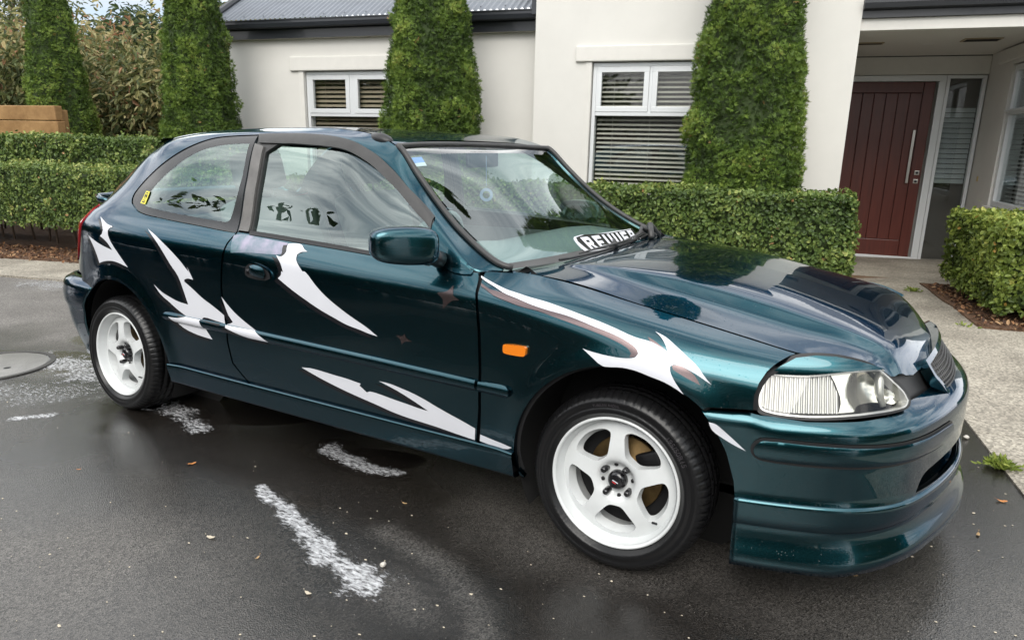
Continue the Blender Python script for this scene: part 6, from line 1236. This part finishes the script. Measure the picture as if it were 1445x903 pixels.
# fallen leaves and grit, each on its own
LFM = [mat('orange_leaf', (.52, .20, .05), .6, var=.3, vscale=30), mat('tan_leaf', (.36, .24, .12), .7, var=.3, vscale=30), mat('pale_leaf', (.50, .44, .34), .7, var=.2, vscale=30)]
def leaf_me(seed, L_, m):
    g = np.random.default_rng(seed); n = 9; V = [(0, 0, 0)]; k = 14
    for q in range(k):
        t = 2 * math.pi * q / k; r = L_ * (.5 + .12 * math.cos(2 * t)) * g.uniform(.85, 1.12); V.append((r * math.cos(t), r * .62 * math.sin(t), L_ * g.uniform(.05, .26) * abs(math.cos(t)) ** 1.5))
    V.append((L_ * .85, .002, .01)); V.append((L_ * .85, -.002, .01)); F = [(0, 1 + q, 1 + (q + 1) % k) for q in range(k)] + [(1, k + 1, k + 2)]
    return mesh('fallen_leaf', V, F, m, link_=False)
for i, (px, py, s, m_, lb) in enumerate([(822, 776, .032, 0, 'orange brown leaf lying against the bottom of the front tyre'), (271, 655, .026, 0, 'small orange leaf on the wet driveway between the rear wheel and the foam streak'), (298, 759, .028, 2, 'pale dry leaf on the driveway at the lower left, left of the foam streak'), (541, 799, .018, 2, 'pale pebble sized scrap right of the foam streak end'), (435, 838, .022, 2, 'pale torn leaf scrap below the foam streak'), (1414, 708, .030, 0, 'orange leaf beside the concrete path edge at the far right'), (1331, 658, .016, 0, 'tiny orange leaf right of the front lip'), (111, 663, .014, 0, 'tiny brown leaf at the left under the rear wheel reflection'), (571, 711, .016, 1, 'small tan leaf on the dark asphalt below the door'), (1380, 755, .02, 1, 'dark dead leaf on the asphalt at the lower right'), (363, 788, .016, 1, 'small tan leaf left of the lower foam streak'), (1207, 812, .026, 1, 'tan leaf under the front lip corner'), (1085, 793, .018, 1, 'small tan leaf under the lip behind the bumper corner')]):
    p = gp(px, py); o = link('fallen_leaf', leaf_me(100 + i, s, LFM[m_])); tag(o, lb, 'leaf', 'fallen leaves on the driveway'); o.location = (p[0], p[1], .003); o.rotation_euler = (0, 0, random.uniform(0, 6))
g = np.random.default_rng(5); V = []; F = []
for i in range(230):                                     # pale grit and petals, too many to count
    px = g.uniform(0, 1445); py = g.uniform(600, 903) if g.random() < .8 else g.uniform(480, 620)
    p = gp(px, py); a, b = ab(p[0], p[1])
    if a > 1.05 or (-.86 < p[1] < .9 and -3.3 < p[0] < .8): continue
    r = g.uniform(.0012, .0042) * (1.6 if g.random() < .08 else 1); o = len(V); k = 6
    for q in range(k): t = 2 * math.pi * q / k; rr = r * g.uniform(.5, 1.2); V.append((p[0] + rr * math.cos(t) * 1.5, p[1] + rr * math.sin(t), .0015))
    V.append((p[0], p[1], .0015 + r * .6)); F += [(o + q, o + (q + 1) % k, o + k) for q in range(k)]
tag(mesh('driveway_grit', V, F, LFM[2], None, False), 'pale grit and petals scattered over the wet driveway', 'grit', kind='stuff')
# small stones by the path edge
SM = mat('pale_stone', (.5, .47, .42), .7)
for px, py, r, lb in ((541, 799, .010, 'small white pebble right of the foam streak on the driveway'), (1363, 619, .012, 'small pale stone beside the front bumper by the path edge')):
    bm = bmesh.new(); bmesh.ops.create_icosphere(bm, subdivisions=2, radius=r)
    for v in bm.verts: v.co *= random.uniform(.8, 1.15); v.co.z *= .7
    me = bpy.data.meshes.new('pebble'); bm.to_mesh(me); bm.free(); me.materials.append(SM); p = gp(px, py); o = link('pebble', me); o.location = (p[0], p[1], r * .6 + .002); tag(o, lb, 'stone')
# weeds
def weed(px, py, n, L_, label, seed, z=.008):
    g = np.random.default_rng(seed); p = gp(px, py); P = g.normal(0, .022, (n, 3)) * [1, 1, 0]; d = np.concatenate([g.normal(0, .8, (n, 2)), g.uniform(.25, .9, (n, 1))], 1); P = P + d * g.uniform(0, .02, (n, 1))
    V, F, k = leaves(P, np.cross(d, g.normal(size=(n, 3))), L_ * g.uniform(.6, 1.3, n), .35, .06, g, along=d, curl=.1); o = mesh('weed', V, F, LH2, None, False, tint=np.repeat(np.clip(g.normal(.55, .15, n), 0, .95), k)); o.location = (p[0], p[1], gz(p[0], p[1]) + z); return tag(o, label, 'weed', 'weeds on the path', 'stuff')
weed(1410, 660, 170, .034, 'green weed clump growing at the edge of the concrete path beside the front bumper', 1)
weed(1290, 410, 40, .05, 'small weed on the path in front of the door', 2); weed(1219, 404, 24, .05, 'flat weed at the left side of the door path', 3); weed(1360, 462, 20, .03, 'sparse weed in the path joint by the bark bed', 4)
mt_ = MB().box(-.37, .37, -.11, .11, 0, .012, .004).build('door_mat', mat('brown_coir', (.13, .075, .04), .95, var=.3, vscale=40), None); mt_.matrix_world = HM(1.22, 8.2, -.055); tag(mt_, 'long worn brown strip mat lying on the path before the door', 'mat')
# bark chips and dead leaves on the beds
def litter(name, a0, a1, b0, b1, n, label, seed, dens=None):
    g = np.random.default_rng(seed); a = g.uniform(a0, a1, n); b = g.uniform(b0, b1, n); X = HO[0] + HA[0] * a + HN[0] * b; Y = HO[1] + HA[1] * a + HN[1] * b; P = np.stack([X, Y, gz(X, Y) + .026 + g.uniform(0, .02, n)], -1)
    V, F, k = leaves(P, g.normal(0, .45, (n, 3)) + [0, 0, 1], g.uniform(.02, .055, n), .5, .15, g, curl=-.05); o = mesh(name, V, F, LBK, None, False, tint=np.repeat(g.uniform(0, 1, n), k)); return tag(o, label, 'litter', kind='stuff')
LBK = leafmat('dead_leaf_litter', [(0, (.03, .016, .01)), (.4, (.12, .055, .028)), (.75, (.26, .13, .06)), (1, (.40, .26, .14))], .7, .1)
litter('leaf_litter', 1.70, 3.4, 5.82, 7.7, 2600, 'brown bark and dead leaves round the foot of the bright hedge', 1); litter('leaf_litter', -13, -6.0, 5.72, 6.5, 3000, 'brown dead leaves along the foot of the left hedge', 2); litter('leaf_litter', -4, .95, 6.3, 6.9, 900, 'brown dead leaves under the hedge behind the car', 3)
